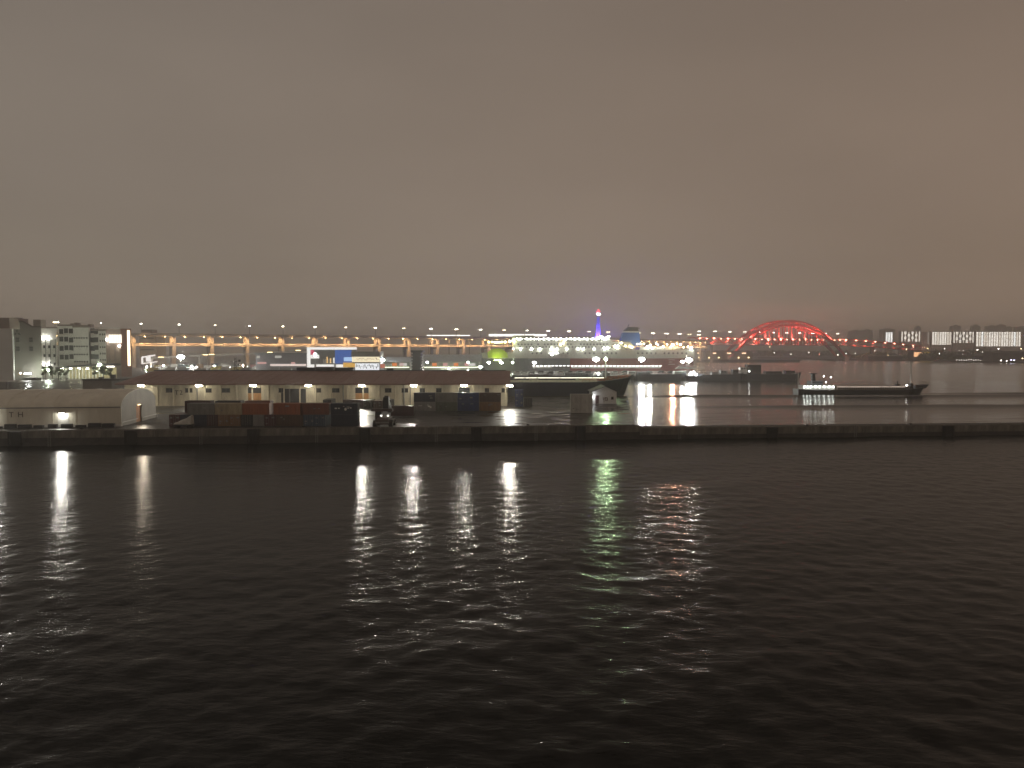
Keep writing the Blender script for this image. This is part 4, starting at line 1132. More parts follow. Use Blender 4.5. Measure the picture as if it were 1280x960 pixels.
    build('entrance_lamp', MB().box(gx(131,D),gx(151,D),D-8.2,D-7.9,gz(458.6,D),gz(457.2,D)), emis('entrance_glow', (1,0.9,0.8), 5), t, org=org)
    # hazy block further back
    D = 900
    t = thing('office_block', 'hazy grey block behind the first highway lamps', 'building', (gx(184,D), D, ZQ)); org = t.location
    build('wall', MB().box(gx(175,D),gx(196,D),D,D+25,ZQ,gz(418,D)), gm, t, org=org)
    build('roof_plant', MB().box(gx(177,D),gx(190,D),D+2,D+15,gz(418,D),gz(412,D)), bf, t, org=org)
    w = MB()
    for j in range(3): w.box(gx(176,D),gx(193,D),D-0.1,D-0.004,gz(424+j*7,D),gz(422+j*7,D))
    build('window_band', w, M['glassdark'], t, org=org)
    # long curved loading canopy with lit columns, in front of the white block
    D = 452
    t = thing('loading_canopy', 'dark curved canopy over a greenish lit loading bay beside small trees', 'canopy', (gx(100,D), D, ZQ)); org = t.location
    rf = MB(); N_ = 10
    cv = [(69+k*6.4, 459.2-4.2*math.sin(k/N_*1.5)) for k in range(N_+1)]
    for (a, pa), (b, pb) in zip(cv[:-1], cv[1:]):
        rf.add([(gx(a,D),D,gz(pa,D)),(gx(b,D),D,gz(pb,D)),(gx(b,D),D+14,gz(pb-0.6,D)),(gx(a,D),D+14,gz(pa-0.6,D)),
                (gx(a,D),D,gz(pa,D)-0.9),(gx(b,D),D,gz(pb,D)-0.9),(gx(b,D),D+14,gz(pb-0.6,D)-0.9),(gx(a,D),D+14,gz(pa-0.6,D)-0.9)],
               [(0,1,2,3),(7,6,5,4),(0,4,5,1),(1,5,6,2),(2,6,7,3),(3,7,4,0)])
    build('roof', rf, M['dark'], t, org=org)
    for k in range(14):
        px = 72+k*4.2
        build('column', MB().box(gx(px,D)-0.25,gx(px,D)+0.25,D+1,D+1.5,ZQ,gz(457.5,D)-1.0), M['white'], t, org=org)
    build('back_wall', MB().box(gx(69,D),gx(131,D),D+13,D+13.3,ZQ,gz(460,D)), mat('bay_cream', (0.55,0.48,0.30), 0.7, var=0.4, scale=0.3), t, org=org)
    for k in range(6):
        px = 74+k*10.5
        build('bay_lamp', MB().box(gx(px,D)-0.7,gx(px,D)+0.7,D+3,D+3.4,gz(461,D),gz(460.5,D)), emis('bay_lamp_glow', (1,0.92,0.62), 110), t, org=org)
    for px, py, lb in ((61,462,'greenish lamp over the small trees left of the canopy'),(124.5,456,'greenish lamp at the right end of the loading canopy')):
        pole_lamp(px, py, 440, 1.5, emis('tree_lamp_glow', (0.88,1.0,0.78), 1000), lb)
    # box-like annex nearer, behind the curved shed
    D = 285
    t = thing('annex', 'low flat grey annex with two stub chimneys behind the curved shed', 'building', (gx(121,D), D, ZQ)); org = t.location
    build('wall', MB().box(gx(103,D),gx(139,D),D,D+10,ZQ,gz(475.5,D)), gm, t, org=org)
    build('roof_edge', MB().box(gx(102.5,D),gx(150,D),D-0.3,D+10.2,gz(475.4,D),gz(474.0,D)), M['dark'], t, org=org)
    for px, h in ((121.5,471.5),(136.5,468.5)):
        build('chimney', MB().box(gx(px,D)-0.7,gx(px,D)+0.7,D+2,D+3.4,gz(474.0,D),gz(h,D)), M['dark'], t, org=org)
    D = 330
    t = thing('shelter', 'small white flat-roofed shelter at the left edge behind the curved shed', 'shelter', (gx(3,D), D, ZQ)); org = t.location
    build('roof', MB().box(gx(-20,D),gx(16,D),D-3,D+3,gz(477,D),gz(475.6,D)), M['white'], t, org=org)
    for px in (-15,-2,12): build('post', MB().box(gx(px,D)-0.2,gx(px,D)+0.2,D-2,D-1.6,ZQ,gz(477,D)), M['steel'], t, org=org)
left_buildings()

def leaf_mesh(r, h, n, seed):
    rr = random.Random(seed); mb = MB()
    cl_ = [(rr.uniform(-r,r)*0.75, rr.uniform(-r,r)*0.75, rr.uniform(-h,h)*0.7, rr.uniform(0.3,0.55)*r) for _ in range(9)]
    for _ in range(n):
        c = rr.choice(cl_)
        v = Vector((rr.gauss(0,1), rr.gauss(0,1), rr.gauss(0,1))).normalized()*c[3]*rr.uniform(0.7,1.05)
        p = Vector(c[:3])+v
        a = Vector((rr.gauss(0,1), rr.gauss(0,1), rr.gauss(0,1))).normalized(); b = a.cross(v.normalized()).normalized() if a.cross(v).length > 1e-3 else Vector((1,0,0))
        a = b.cross(v.normalized()); s = rr.uniform(0.16,0.34)*r*0.6
        mb.add([p-a*s-b*s*0.6, p+a*s-b*s*0.6, p+a*s*0.7+b*s*0.6, p-a*s*0.7+b*s*0.6], [(0,1,2,3)])
    return mb
def tree(px, base_py, D, top_py, wpx, label, seed, group):
    zt = gz(top_py,D); H = zt-ZQ; r = wpx/F*D/2
    t = thing('tree', label, 'tree', (gx(px,D), D, ZQ), group=group)
    tr = MB().tube((0,0,0),(0.1,0,H*0.55),H*0.035,7,H*0.022)
    for k in range(4):
        a = k*1.6+seed; tr.tube((0.1,0,H*0.42),(math.cos(a)*r*0.6,math.sin(a)*r*0.6,H*0.72),H*0.016,5,H*0.006)
    build('trunk', tr, M['bark'], t)
    cr = leaf_mesh(r, H*0.33, 520, seed); 
    o = build('crown', cr, M['leaf'], t, (0,0,H*0.66))
for k, (px, D, top, w, lb) in enumerate([
    (57,438,457,9,'small green-lit tree left of the loading canopy, first from the grey building'),
    (65,436,456.5,10,'small green-lit tree left of the loading canopy, beside its lamp'),
    (73,434,460,8,'small dark tree at the left end of the loading canopy'),
    (82,433,461,7,'small tree in front of the loading canopy, below the open stair bays'),
    (118,436,457,8,'small tree near the right end of the loading canopy, left of its lamp'),
    (129,437,456,10,'bushy green-lit tree right of the loading canopy lamp'),
    (137,440,459,8,'small dark tree in front of the brown block entrance')]):
    tree(px, 0, D, top, w, lb, 20+k, 'small trees along the loading canopy')

# shop with billboard frame, halls, dark tower
def terminal():
    D = 640
    t = thing('billboard_shop', 'white-framed shop front with red, white and blue signs beyond the warehouse', 'shop', (gx(415,D), D, ZQ)); org = t.location
    bx = lambda a,b,pt,pb,y0,y1: MB().box(gx(a,D),gx(b,D),D+y0,D+y1,gz(pb,D),gz(pt,D))
    ge = emis('sign_white_glow', (1.0,0.97,0.92), 1.1)
    build('wall', bx(384,440,435,463,0.6,20), mat('shop_grey', (0.16,0.17,0.16), 0.7), t, org=org)
    build('frame', bx(384,388,434,460,-0.5,0.5).box(gx(388,D),gx(446,D),D-0.5,D+0.5,gz(437,D),gz(434,D)), ge, t, org=org)
    build('red_sign', bx(388.5,392.5,437.5,443.3,-0.3,0.5), emis('sign_red_glow', (0.8,0.10,0.18), 0.8), t, org=org)
    build('white_sign', bx(388.5,399,443.6,448,-0.35,0.5), ge, t, org=org)
    build('blue_panel', bx(419,439.5,437.3,454.5,-0.3,0.5), emis('sign_blue_glow', (0.05,0.14,0.48), 0.75), t, org=org)
    build('white_base', bx(388,435,455.5,460,-0.4,0.5), ge, t, org=org)
    for k in range(9):
        px = 400+k*2.1
        build('display_window', bx(px,px+1.3,446+random.uniform(0,3),454,-0.2,0.4), random.choice([ge, M['white'], emis('window_amber', (1,0.62,0.25), 1.0), M['steel']]), t, org=org)
    for px in (394,418.5): build('column', bx(px,px+2.4,455,466,-3,-2), M['white'], t, org=org)
    # amusement hall with lit sign
    D = 610
    bx = lambda a,b,pt,pb,y0,y1: MB().box(gx(a,D),gx(b,D),D+y0,D+y1,gz(pb,D),gz(pt,D))
    t = thing('lit_hall', 'grey-roofed hall with a long glowing cream sign over a bright white front', 'shop', (gx(457,D), D, ZQ)); org = t.location
    build('wall', bx(440,475,446,466,0.5,15), M['bluegrey'], t, org=org)
    build('roof', bx(439.5,475.5,439.5,445.5,-1,16), mat('hall_roof', (0.25,0.25,0.22), 0.6), t, org=org)
    build('blue_sign', bx(430,440,446.5,451.5,-0.4,0.4), emis('sign_skyblue_glow', (0.45,0.66,1.0), 1.0), t, org=org)
    s = build('lit_sign', bx(440.2,474.5,446,452.6,-0.5,0.4), emis('sign_cream_glow', (1.0,0.86,0.58), 1.15), t, org=org)
    mk = MB(); px = 446
    while px < 473:
        w = random.uniform(0.5,1.5); a = random.uniform(447,449); mk.box(gx(px,D),gx(px+w*0.6,D),D-0.58,D-0.51,gz(a+random.uniform(1.2,3),D),gz(a,D)); px += w+0.7
    o = build('sign_marks', mk, mat('sign_brown', (0.35,0.26,0.15), 0.7), s, org=org); o['kind'] = 'stuff'
    build('amber_sign', bx(429,444,453.2,459,-0.3,0.4), emis('sign_amber_glow', (0.9,0.5,0.10), 0.8), t, org=org)
    build('sign_band', bx(441,475,452.8,454,-0.8,0.4), M['steel'], t, org=org)
    f = build('lit_front', bx(444,474,454.2,463.5,-0.2,0.4), emis('front_glow', (0.95,0.97,1.0), 1.1), t, org=org)
    g = MB()
    for k in range(16):
        px = 445+k*1.8; a = random.uniform(455,459); g.box(gx(px,D),gx(px+random.uniform(.5,1.1),D),D-0.3,D-0.21,gz(a+random.uniform(1,4.5),D),gz(a,D))
    build('front_goods', g, M['steel'], f, org=org)
    build('red_kiosk', bx(476,481,455,460,-2,1), emis('kiosk_glow', (0.8,0.25,0.15), 0.6), t, org=org)
    # halls with vaulted blue-grey roofs
    hr = mat('hall_blue_roof', (0.52,0.58,0.63), 0.5, var=0.1)
    for name_, a, b, py0, py1, D, lb in (('open_hall', 478,516,446,452.5,630,'small hall with blue-grey vaulted roof and white corner columns'),('open_hall', 528,602,443,452,640,'long hall with blue-grey vaulted roof and orange lit stalls')):
        t = thing(name_, lb, 'hall', (gx((a+b)/2,D), D, ZQ)); org = t.location
        r = MB(); n = 6
        for i in range(n):
            y_a, y_b = D-2+18*i/n, D-2+18*(i+1)/n
            z_a = gz(py1,D)+(gz(py0,D)-gz(py1,D))*math.sin(PI*i/n/1.2); z_b = gz(py1,D)+(gz(py0,D)-gz(py1,D))*math.sin(PI*(i+1)/n/1.2)
            r.add([(gx(a,D),y_a,z_a),(gx(b,D),y_a,z_a),(gx(b,D),y_b,z_b),(gx(a,D),y_b,z_b)], [(0,1,2,3)])
        build('roof', r, hr, t, org=org)
        build('back_wall', MB().box(gx(a,D),gx(b,D),D+6,D+6.5,ZQ,gz(py1,D)+0.5), mat('hall_inside', (0.34,0.38,0.33), 0.7, var=0.3, scale=0.2), t, org=org)
        build('counter_light', MB().box(gx(a+1,D),gx(b-5,D),D+2,D+2.6,gz(459.8,D),gz(458.6,D)), emis('counter_glow', (0.95,1.0,0.72), 2.0), t, org=org)
        n = 2 if a < 500 else 4
        for k in range(n):
            px = a+12+k*(b-a-20)/n
            build('orange_stall', MB().box(gx(px,D),gx(px+5.5,D),D+1,D+3,gz(457.6,D),gz(453.8,D)), emis('stall_glow' if k % 2 == 0 else 'stall_pink_glow', (1.0,0.30,0.08) if k % 2 == 0 else (0.75,0.4,0.36), 0.75), t, org=org)
        build('white_stall', MB().box(gx(b-17,D),gx(b-8,D),D+1,D+3,gz(457.3,D),gz(454,D)), emis('stall_white_glow', (1,0.95,0.88), 0.7), t, org=org)
        for px in (a+0.5, b-3.5):
            build('column', MB().box(gx(px,D),gx(px+2,D),D-2,D-0.6,ZQ,gz(py1,D)), M['white'], t, org=org)
    D = 600
    t = thing('dark_tower', 'dark stepped stair tower between the two vaulted halls', 'tower', (gx(521,D), D, ZQ)); org = t.location
    build('shaft', MB().box(gx(516,D),gx(526,D),D,D+8,ZQ,gz(438.5,D)), M['dark'], t, org=org)
    for k in range(7): build('landing', MB().box(gx(514.5,D),gx(527.8,D),D-1.2,D+9,gz(439+k*3.7,D)-1.2,gz(439+k*3.7,D)), M['dark'], t, org=org)
    build('crown', MB().box(gx(513.8,D),gx(529,D),D-1.5,D+9.4,gz(440,D),gz(437.9,D)), M['dark'], t, org=org)
    # low grey wall / shed at left of the shop
    D = 650
    t = thing('truck_shed', 'long low grey shed with a white lit base left of the billboard shop', 'shed', (gx(345,D), D, ZQ)); org = t.location
    build('wall', MB().box(gx(320,D),gx(383,D),D,D+12,ZQ,gz(443.5,D)), mat('shed_bluegrey', (0.30,0.31,0.36), 0.7, var=0.12), t, org=org)
    build('roof', MB().box(gx(319,D),gx(384,D),D-0.8,D+12.5,gz(443.4,D),gz(441,D)), M['bluegrey'], t, org=org)
    build('lit_base', MB().box(gx(338,D),gx(383,D),D-0.5,D-0.1,gz(457.5,D),gz(455,D)), emis('base_glow', (1.0,0.82,0.74), 0.9), t, org=org)
    for k, (a,b) in enumerate(((312,316),(322,333),(344,352),(364,369))):
        build('lit_opening', MB().box(gx(a,D) if a > 320 else gx(a+9,D),gx(b,D) if a > 320 else gx(b+9,D),D-0.3,D-0.05,gz(455 if k % 2 else 447.5,D),gz(452.5 if k % 2 else 444.5,D)), emis('opening_glow'+('_pink' if k % 2 else ''), (1,0.55,0.5) if k % 2 else (0.75,0.72,0.62), 0.6), t, org=org)
terminal()

# ------------------------------------------------------------------ trucks and cars in the yard beyond the warehouse
def yard_trucks():
    paint = [mat('truck_white', (0.72,0.72,0.70), 0.5), mat('truck_grey', (0.35,0.36,0.38), 0.5), mat('truck_green', (0.10,0.26,0.14), 0.5), mat('truck_yellow', (0.55,0.45,0.10), 0.5), mat('truck_blue', (0.08,0.14,0.30), 0.5), mat('truck_pink', (0.55,0.2,0.22), 0.5)]
    nm = ['white','grey','green','yellow','blue','pink']
    p = thing('box_truck', 'x', 'truck', group='trucks parked in the yard beyond the warehouse')
    build('cargo_box', MB().box(-3.0,4.0,-1.2,1.2,0.9,3.8), paint[0], p)
    build('cab', MB().prism([(-5.0,0.6),(-5.1,1.7),(-4.7,2.9),(-3.2,3.0),(-3.2,0.6)], 'y', -1.15, 1.15), paint[0], p)
    build('windscreen', MB().prism([(-5.09,1.75),(-4.75,2.8),(-4.8,2.82),(-5.14,1.75)], 'y', -1.0, 1.0), M['glassdark'], p)
    for x_ in (-4.1, 2.6):
        for s in (-1, 1): build('wheel', MB().tube((x_,s*1.0-0.15,0.5),(x_,s*1.0+0.15,0.5),0.5,10), M['rubber'], p)
    first = True
    refs = [(191,'left of the dazzling floodlight, first by the brown block'),(203,'left of the dazzling floodlight, second from the brown block'),(214,'just left of the dazzling floodlight'),(229,'right below the dazzling floodlight'),
            (241,'left of the dark roof mast, below the highway pier'),(252,'just left of the dark roof mast'),(271,'just right of the dark roof mast'),(283,'right of the dark roof mast, below the second pier'),(296,'midway between the roof mast and the grey shed'),
            (308,'left of the long grey shed'),(322,'before the left end of the long grey shed'),(343,'before the middle of the long grey shed'),(358,'before the right part of the long grey shed'),(374,'before the right end of the long grey shed')]
    n0 = len(refs); refs2 = refs+[(px+5.5, 'in the farther row, '+w.replace('just ','').split(', first')[0].replace(', second from the brown block',' and nearer the awning')) for px, w in refs]+[(px+11, 'at back, '+w.replace('just ','').replace('dazzling ','').replace('before','behind')) for px, w in refs[:10]]
    for k, (px, where) in enumerate(refs2):
        far = k >= n0; where = refs2[k][1].replace('dazzling ','yard ').replace('farther','back')
        ci = random.choice([0,0,0,1,2,3,4]) if px < 300 else random.choice([0,1,5])
        D = 700+random.uniform(0,55) if far else 575+random.uniform(0,95); rz = random.choice([0,0,PI,0.5,-0.4])
        lb = '%s box truck %s' % (nm[ci], where)
        lb = ' '.join(lb.split()[:15])
        loc = (gx(px,D), D, ZQ+0.004)
        if first:
            r = p; r.location = loc; r.rotation_euler = (0,0,rz); r['label'] = lb; first = False
        else: r = dup(p, loc, rz, lb)
        for ch in r.children:
            if ch.name.split('.')[0] in ('cargo_box','cab'):
                ch.material_slots[0].link = 'OBJECT'; ch.material_slots[0].material = paint[ci]
    for k, (px, where) in enumerate(refs[1:]):
        D = 690+random.uniform(0,60); cl_ = random.choice(['cream','ash','cream','steelblue','tan'])
        wd = {'cream':'cream','ash':'pale grey','steelblue':'blue','tan':'tan'}[cl_]
        for tier in (0, 1):
            r = dup(proto, (gx(px+random.uniform(-4,4) if tier == 0 else 640+F*r.location.x/D,D), D, ZQ+0.006+tier*(CH+0.012)), random.uniform(-.01,.01), '%s of two %s containers %s' % (('lower','upper')[tier], wd, where.replace('just ','').replace('dazzling ','')))
            for ch in list(r.children):
                if ch.name.split('.')[0] in ('placard','side_marking'): bpy.data.objects.remove(ch); continue
                for q in ch.material_slots: q.link = 'OBJECT'; q.material = PAINT[cl_]
            r['group'] = 'containers stacked in the far yard'
    # white round-backed tank truck / awning seen at far left
    D = 640
    t = thing('lit_awning', 'white lit awning frame above the truck yard beside the vertical light strip', 'awning', (gx(186,D), D, ZQ)); org = t.location
    a = MB().beam((gx(178,D),D,gz(455,D)),(gx(178,D),D,gz(446.5,D)),1.2).beam((gx(178,D),D,gz(446.5,D)),(gx(194,D),D,gz(444,D)),1.2).beam((gx(178,D),D,gz(454.5,D)),(gx(197,D),D,gz(452,D)),0.8)
    build('frame', a, emis('awning_glow', (1,0.93,0.88), 1.1), t, org=org)
    build('panel', MB().box(gx(182.5,D),gx(188.5,D),D,D+0.4,gz(452,D),gz(446,D)), emis('awning_glow', (1,0.93,0.88), 1.1), t, org=org)
    build('leg', MB().box(gx(177.5,D),gx(178.5,D),D-0.1,D+0.7,ZQ,gz(455,D)), M['steel'], t, org=org)
    k = 0
    rows_ = [('beside the vertical light strip',178),('left of the dazzling floodlight',208),('right of the dazzling floodlight',240),('near the roof mast',268),('left of the grey shed',300),('before the grey shed',330),('beside the dark stair tower',530),('before the long vaulted hall',560)]
    for where, px in rows_:
        for j, side in enumerate(('upper','lower')):
            pole_lamp(px+random.uniform(-6,6)+7*j, (457.5,461.5)[j]+random.uniform(-1,1), 640+random.uniform(0,60), 0.8, emis('yard_small_glow', (1,0.94,0.82), 900), '%s of two small white yard lamps %s' % (side, where), 'lamp post', throw=34000, tilt=42)
yard_trucks()

# bright strip of wall lamps along the ferry quay
def quay_fence():
    D = 638
    t = thing('boarding_fence', 'white lit boarding fence along the ferry quay below the red hull band', 'fence', (gx(755,D), D, ZQ)); org = t.location
    for a, b in ((666,690),(714,740),(740,766),(766,792),(792,826)):
        build('panel', MB().box(gx(a,D)+0.1,gx(b,D)-0.1,D,D+0.3,gz(460.2,D),gz(457.5,D)), M['white'], t, org=org)
    for k in range(34):
        px = 667+k*4.8
        if px > 826: break
        build('fence_lamp', MB().box(gx(px,D)-0.9,gx(px,D)+0.9,D-1.0,D-0.6,gz(457.5,D),gz(457.0,D)), emis('fence_glow', (1,0.98,0.95), 8), t, org=org)
    build('rail', MB().box(gx(666,D),gx(826,D),D-0.65,D+0.35,gz(457.0,D),gz(456.7,D)), M['steel'], t, org=org)
    D = 636
    t = thing('boarding_ramp', 'white boarding ramp with railings at the ferry stern', 'ramp', (gx(855,D), D, ZQ)); org = t.location
    build('deck', MB().prism([(gx(844,D),gz(461,D)),(gx(848,D),gz(458,D)),(gx(880,D),gz(459.5,D)),(gx(880,D),gz(461,D))], 'y', D-2, D+1.9), M['white'], t, org=org)
    r = MB(); rail(r, [(gx(848,D),D-2,gz(458,D)),(gx(880,D),D-2,gz(459.5,D))], 1.3, 0.2, 3); build('rail', r, M['white'], t, org=org)
    for px in (850,864,877): build('leg', MB().box(gx(px,D)-0.3,gx(px,D)+0.3,D-1,D-0.4,ZQ,gz(460.5,D)), M['steel'], t, org=org)
    # parcels and cars lined on the ferry pier
    col = [M['white'], M['bluegrey'], M['navy'], M['steel'], M['dark']]; cn = ['white','blue grey','navy','grey','dark']
    p = thing('parked_van', 'x', 'van', group='vans parked on the ferry pier')
    build('body', MB().prism([(-2.3,0.35),(-2.35,1.1),(-1.6,1.3),(-1.2,2.0),(2.2,2.05),(2.3,0.35)], 'y', -0.85, 0.85), col[0], p)
    build('window', MB().box(-0.9,1.9,-0.88,-0.851,1.25,1.85), M['glassdark'], p)
    for x_ in (-1.5,1.5):
        for s in (-1,1): build('wheel', MB().tube((x_,s*0.72-0.1,0.34),(x_,s*0.72+0.1,0.34),0.34,10), M['rubber'], p)
    first = True
    spots = [(646,560,'first from the warehouse end'),(655,575,'below the ferry bow windows'),(664,555,'left of the rightmost yard lamp'),(676,580,'right of the rightmost yard lamp'),(688,556,'below the ferry gangway, left'),(700,570,'below the ferry gangway, right'),
             (712,560,'left of the red hull band'),(724,575,'below the left end of the red hull band'),(735,560,'left of the floodlight under the blue tower'),(755,572,'right of the floodlight under the blue tower'),(768,560,'below the blue funnel, left'),(781,578,'below the blue funnel, right'),(812,566,'by the floodlight past the funnel'),(826,575,'left of the pale hull mark'),(838,562,'below the hull mark')]; spots = [(a_, b_, c_.replace('the left end of ','')) for a_, b_, c_ in spots]
    for k, (px, D, wh) in enumerate(spots):
        ci = k*3 % 5; lb = '%s van parked on the ferry pier, %s' % (cn[ci], wh)
        loc = (gx(px,D), D, ZQ+0.004)
        if first: r = p; r.location = loc; r['label'] = lb; first = False
        else: r = dup(p, loc, random.choice([0,PI,0.3]), lb)
        for ch in r.children:
            if ch.name.startswith('body'): ch.material_slots[0].link = 'OBJECT'; ch.material_slots[0].material = col[ci]
quay_fence()
seen = {}
for o in list(bpy.data.objects):
    lb = o.get('label')
    if lb and o.name.startswith('box_truck'):
        if lb in seen: o['label'] = lb + (', right-hand one' if len(lb.split()) < 14 else ' too')
        seen[lb] = 1

# ------------------------------------------------------------------ elevated highway and bridge
ORD = 'first second third fourth fifth sixth seventh eighth ninth tenth eleventh twelfth'.split()
MARKS = [(20,'the dark grey storage building'),(80,'the white storage block'),(145,'the glowing square panel'),(186,'the white lit awning'),(226,'the dazzling yard floodlight'),(265,'the dark roof mast'),(310,'the ramp end'),(345,'the long grey shed'),(388,'the white shop frame'),(430,'the blue shop panel'),
    (457,'the cream lit sign'),(497,'the small vaulted hall'),(521,'the dark stair tower'),(565,'the long vaulted hall'),(622,'the lime bow emblem'),(656,'the ferry radar mast'),(703,'the ferry gangway'),(747,'the blue tower'),(789,'the blue funnel'),(838,'the pale hull mark'),(861,'the ferry stern'),(905,'the wharf shed')]
def label_lamps(lamps):
    by = {}
    for o in lamps:
        px = 640+F*o.location.x/o.location.y
        by.setdefault(min(MARKS, key=lambda m: abs(m[0]-px))[1], []).append((px, o))
    for m, l in by.items():
        l.sort(key=lambda q: q[0])
        for i, (px, o) in enumerate(l):
            w = '' if len(l) == 1 else (('left','right')[i]+' one of two, ' if len(l) == 2 else ORD[i]+' from left of %d, ' % len(l))
            o['label'] = 'street lamp on the elevated highway, '+w+'above '+m
HWY = [(-20, 720, 404.5), (150, 780, 416.0), (300, 850, 417.0), (530, 960, 421.5), (760, 1130, 425.0), (850, 1260, 424.5), (878, 1330, 423.5)]
def hpt(s):
    """centre line of the highway at parameter s in 0..1 -> (x, y)"""
    xs = [gx(a[0],a[1]) for a in HWY]; ys = [a[1] for a in HWY]
    d = [0]
    for i in range(1, len(xs)): d.append(d[-1]+math.hypot(xs[i]-xs[i-1], ys[i]-ys[i-1]))
    q = s*d[-1]
    return float(np.interp(q, d, xs)), float(np.interp(q, d, ys)), d[-1]
def highway():
    n = 60
    P = [Vector((*hpt(i/n)[:2], 0)) for i in range(n+1)]
    ZU, ZL = 38.0, 27.5
    t = thing('elevated_highway', 'long double-deck elevated highway crossing behind the ferry terminal', 'highway', (P[20].x, P[20].y, ZQ)); org = t.location
    def deck(z0, z1, w, name, m_):
        mb = MB()
        for i in range(n+1):
            d = (P[min(i+1,n)]-P[max(i-1,0)]).normalized(); nn = Vector((-d.y, d.x, 0))*w/2
            a, b = P[i]+nn, P[i]-nn
            mb.v += [(b.x,b.y,z0),(b.x,b.y,z1),(a.x,a.y,z1),(a.x,a.y,z0)]
        for i in range(n):
            for j in range(4): mb.face([i*4+j, (i+1)*4+j, (i+1)*4+(j+1)%4, i*4+(j+1)%4])
        return build(name, mb, m_, t, org=org)
    deck(ZU-1.6, ZU, 18, 'upper_deck', M['greyconc'])
    deck(ZL-2.0, ZL, 18, 'lower_deck', M['greyconc'])
    def side(z0, z1, off, name, m_):
        mb = MB()
        for i in range(n+1):
            d = (P[min(i+1,n)]-P[max(i-1,0)]).normalized(); nn = Vector((d.y, -d.x, 0))
            a, b = P[i]+nn*off, P[i]+nn*(off+0.3)
            mb.v += [(b.x,b.y,z0),(b.x,b.y,z1),(a.x,a.y,z1),(a.x,a.y,z0)]
        for i in range(n):
            for j in range(4): mb.face([i*4+j, (i+1)*4+j, (i+1)*4+(j+1)%4, i*4+(j+1)%4])
        return build(name, mb, m_, t, org=org)
    side(ZU-1.6, ZU+1.2, 9.0, 'upper_parapet', M['greyconc'])
    side(ZL-0.2, ZL+1.0, 9.0, 'lower_parapet', M['greyconc'])
    side(ZU-0.2, ZU+1.2, -9.3, 'far_parapet', M['greyconc'])
    sod = bpy.data.lights.new('sodium_beam', 'SPOT'); sod.energy = 38000; sod.color = (1.0,0.56,0.24); sod.spot_size = math.radians(165); sod.spot_blend = 0.5; sod.shadow_soft_size = 0.3
    # portal piers
    total = hpt(0)[2]
    k = 0; s = 12.0
    pier = MB()
    pier.box(-1.6,1.6,-9.6,-6.9,0,ZU-1.7-ZQ).box(-1.6,1.6,6.9,9.6,0,ZU-1.7-ZQ).box(-1.8,1.8,-6.8,6.8,ZL-4.2-ZQ,ZL-2.05-ZQ).box(-1.8,1.8,-6.8,6.8,ZU-3.6-ZQ,ZU-1.7-ZQ)
    pm = pier.mesh('pier', M['greyconc'])
    lens = MB().box(-0.55,0.55,-0.3,0.3,-0.15,0.05).mesh('underdeck_lamp', emis('underdeck_glow', (1.0,0.58,0.24), 70))
    while s < total-10:
        x_, y_, _ = hpt(s/total); x2, y2, _ = hpt(min(1,(s+2)/total))
        a = math.atan2(y2-y_, x2-x_)
        ob('pier', pm, t, (x_-org[0], y_-org[1], 0), a)
        s += 39.0
    s = 22.0
    while s < total-6:
        x_, y_, _ = hpt(s/total); x2, y2, _ = hpt(min(1,(s+2)/total)); a = math.atan2(y2-y_, x2-x_)
        nn = Vector((math.sin(a), -math.cos(a), 0))*12.8
        ul = ob('underdeck_lamp', lens, t, (x_+nn.x-org[0], y_+nn.y-org[1], ZU-2.6-ZQ), a)
        if x_/y_ > -0.75:
            lo = bpy.data.objects.new('sodium_beam', sod); lo.location = (0,0,-0.35); lo.rotation_euler = (math.radians(38),0,0); link(lo, ul)
        s += 19.5
    # double-armed street lamps on the upper deck, each its own thing
    p = thing('street_lamp', 'tall pale street lamp standing on the upper deck of the elevated highway', 'street lamp', group='street lamps on the elevated highway')
    build('pole', MB().tube((0,0,0),(0,0,11),0.34,7,0.22), M['steel'], p)
    build('arm', MB().beam((-2.2,0,11.2),(2.2,0,11.2),0.16), M['steel'], p)
    build('lamp_head', MB().box(-3.0,-1.2,-0.45,0.45,10.85,11.25).box(1.2,3.0,-0.45,0.45,10.85,11.25), emis('highway_lamp_glow', (1.0,0.84,0.58), 42), p)
    s = 25.0; first = True
    while s < total-4:
        x_, y_, _ = hpt(s/total); x2, y2, _ = hpt(min(1,(s+2)/total)); a = math.atan2(y2-y_, x2-x_)
        loc = (x_, y_, ZU)
        if first: p.location = loc; p.rotation_euler = (0,0,a+PI/2); first = False
        else: dup(p, loc, a+PI/2)
        s += 37.5
    hl = [emis('highway_lamp_glow',(1,1,1),1), emis('highway_lamp_dim_glow', (1.0,0.80,0.52), 20), emis('highway_lamp_pale_glow', (1.0,0.92,0.75), 34)]
    for o in [o for o in bpy.data.objects if o.name.startswith('street_lamp')]:
        mm = random.choice(hl)
        for ch in o.children:
            if ch.name.startswith('lamp_head'): ch.material_slots[0].link = 'OBJECT'; ch.material_slots[0].material = mm
    label_lamps([o for o in bpy.data.objects if o.name.startswith('street_lamp')])
    # lower feeder ramp
    R = [(190,700,447.5),(250,705,444.5),(330,710,441.5),(392,720,437)]
    t = thing('ramp_viaduct', 'curving single-deck ramp below the elevated highway at the left', 'ramp', (gx(290,705), 705, ZQ)); org = t.location
    pts = [Vector((gx(a,D), D, gz(py,D))) for a, D, py in R]
    mb = MB()
    for p_, q in zip(pts[:-1], pts[1:]): mb.beam(p_, q, 9, 1.4)
    build('deck', mb, M['greyconc'], t, org=org)
    for p_ in pts: build('pier', MB().box(p_.x-1,p_.x+1,p_.y-1.5,p_.y+1.5,ZQ,p_.z-0.7), M['greyconc'], t, org=org)
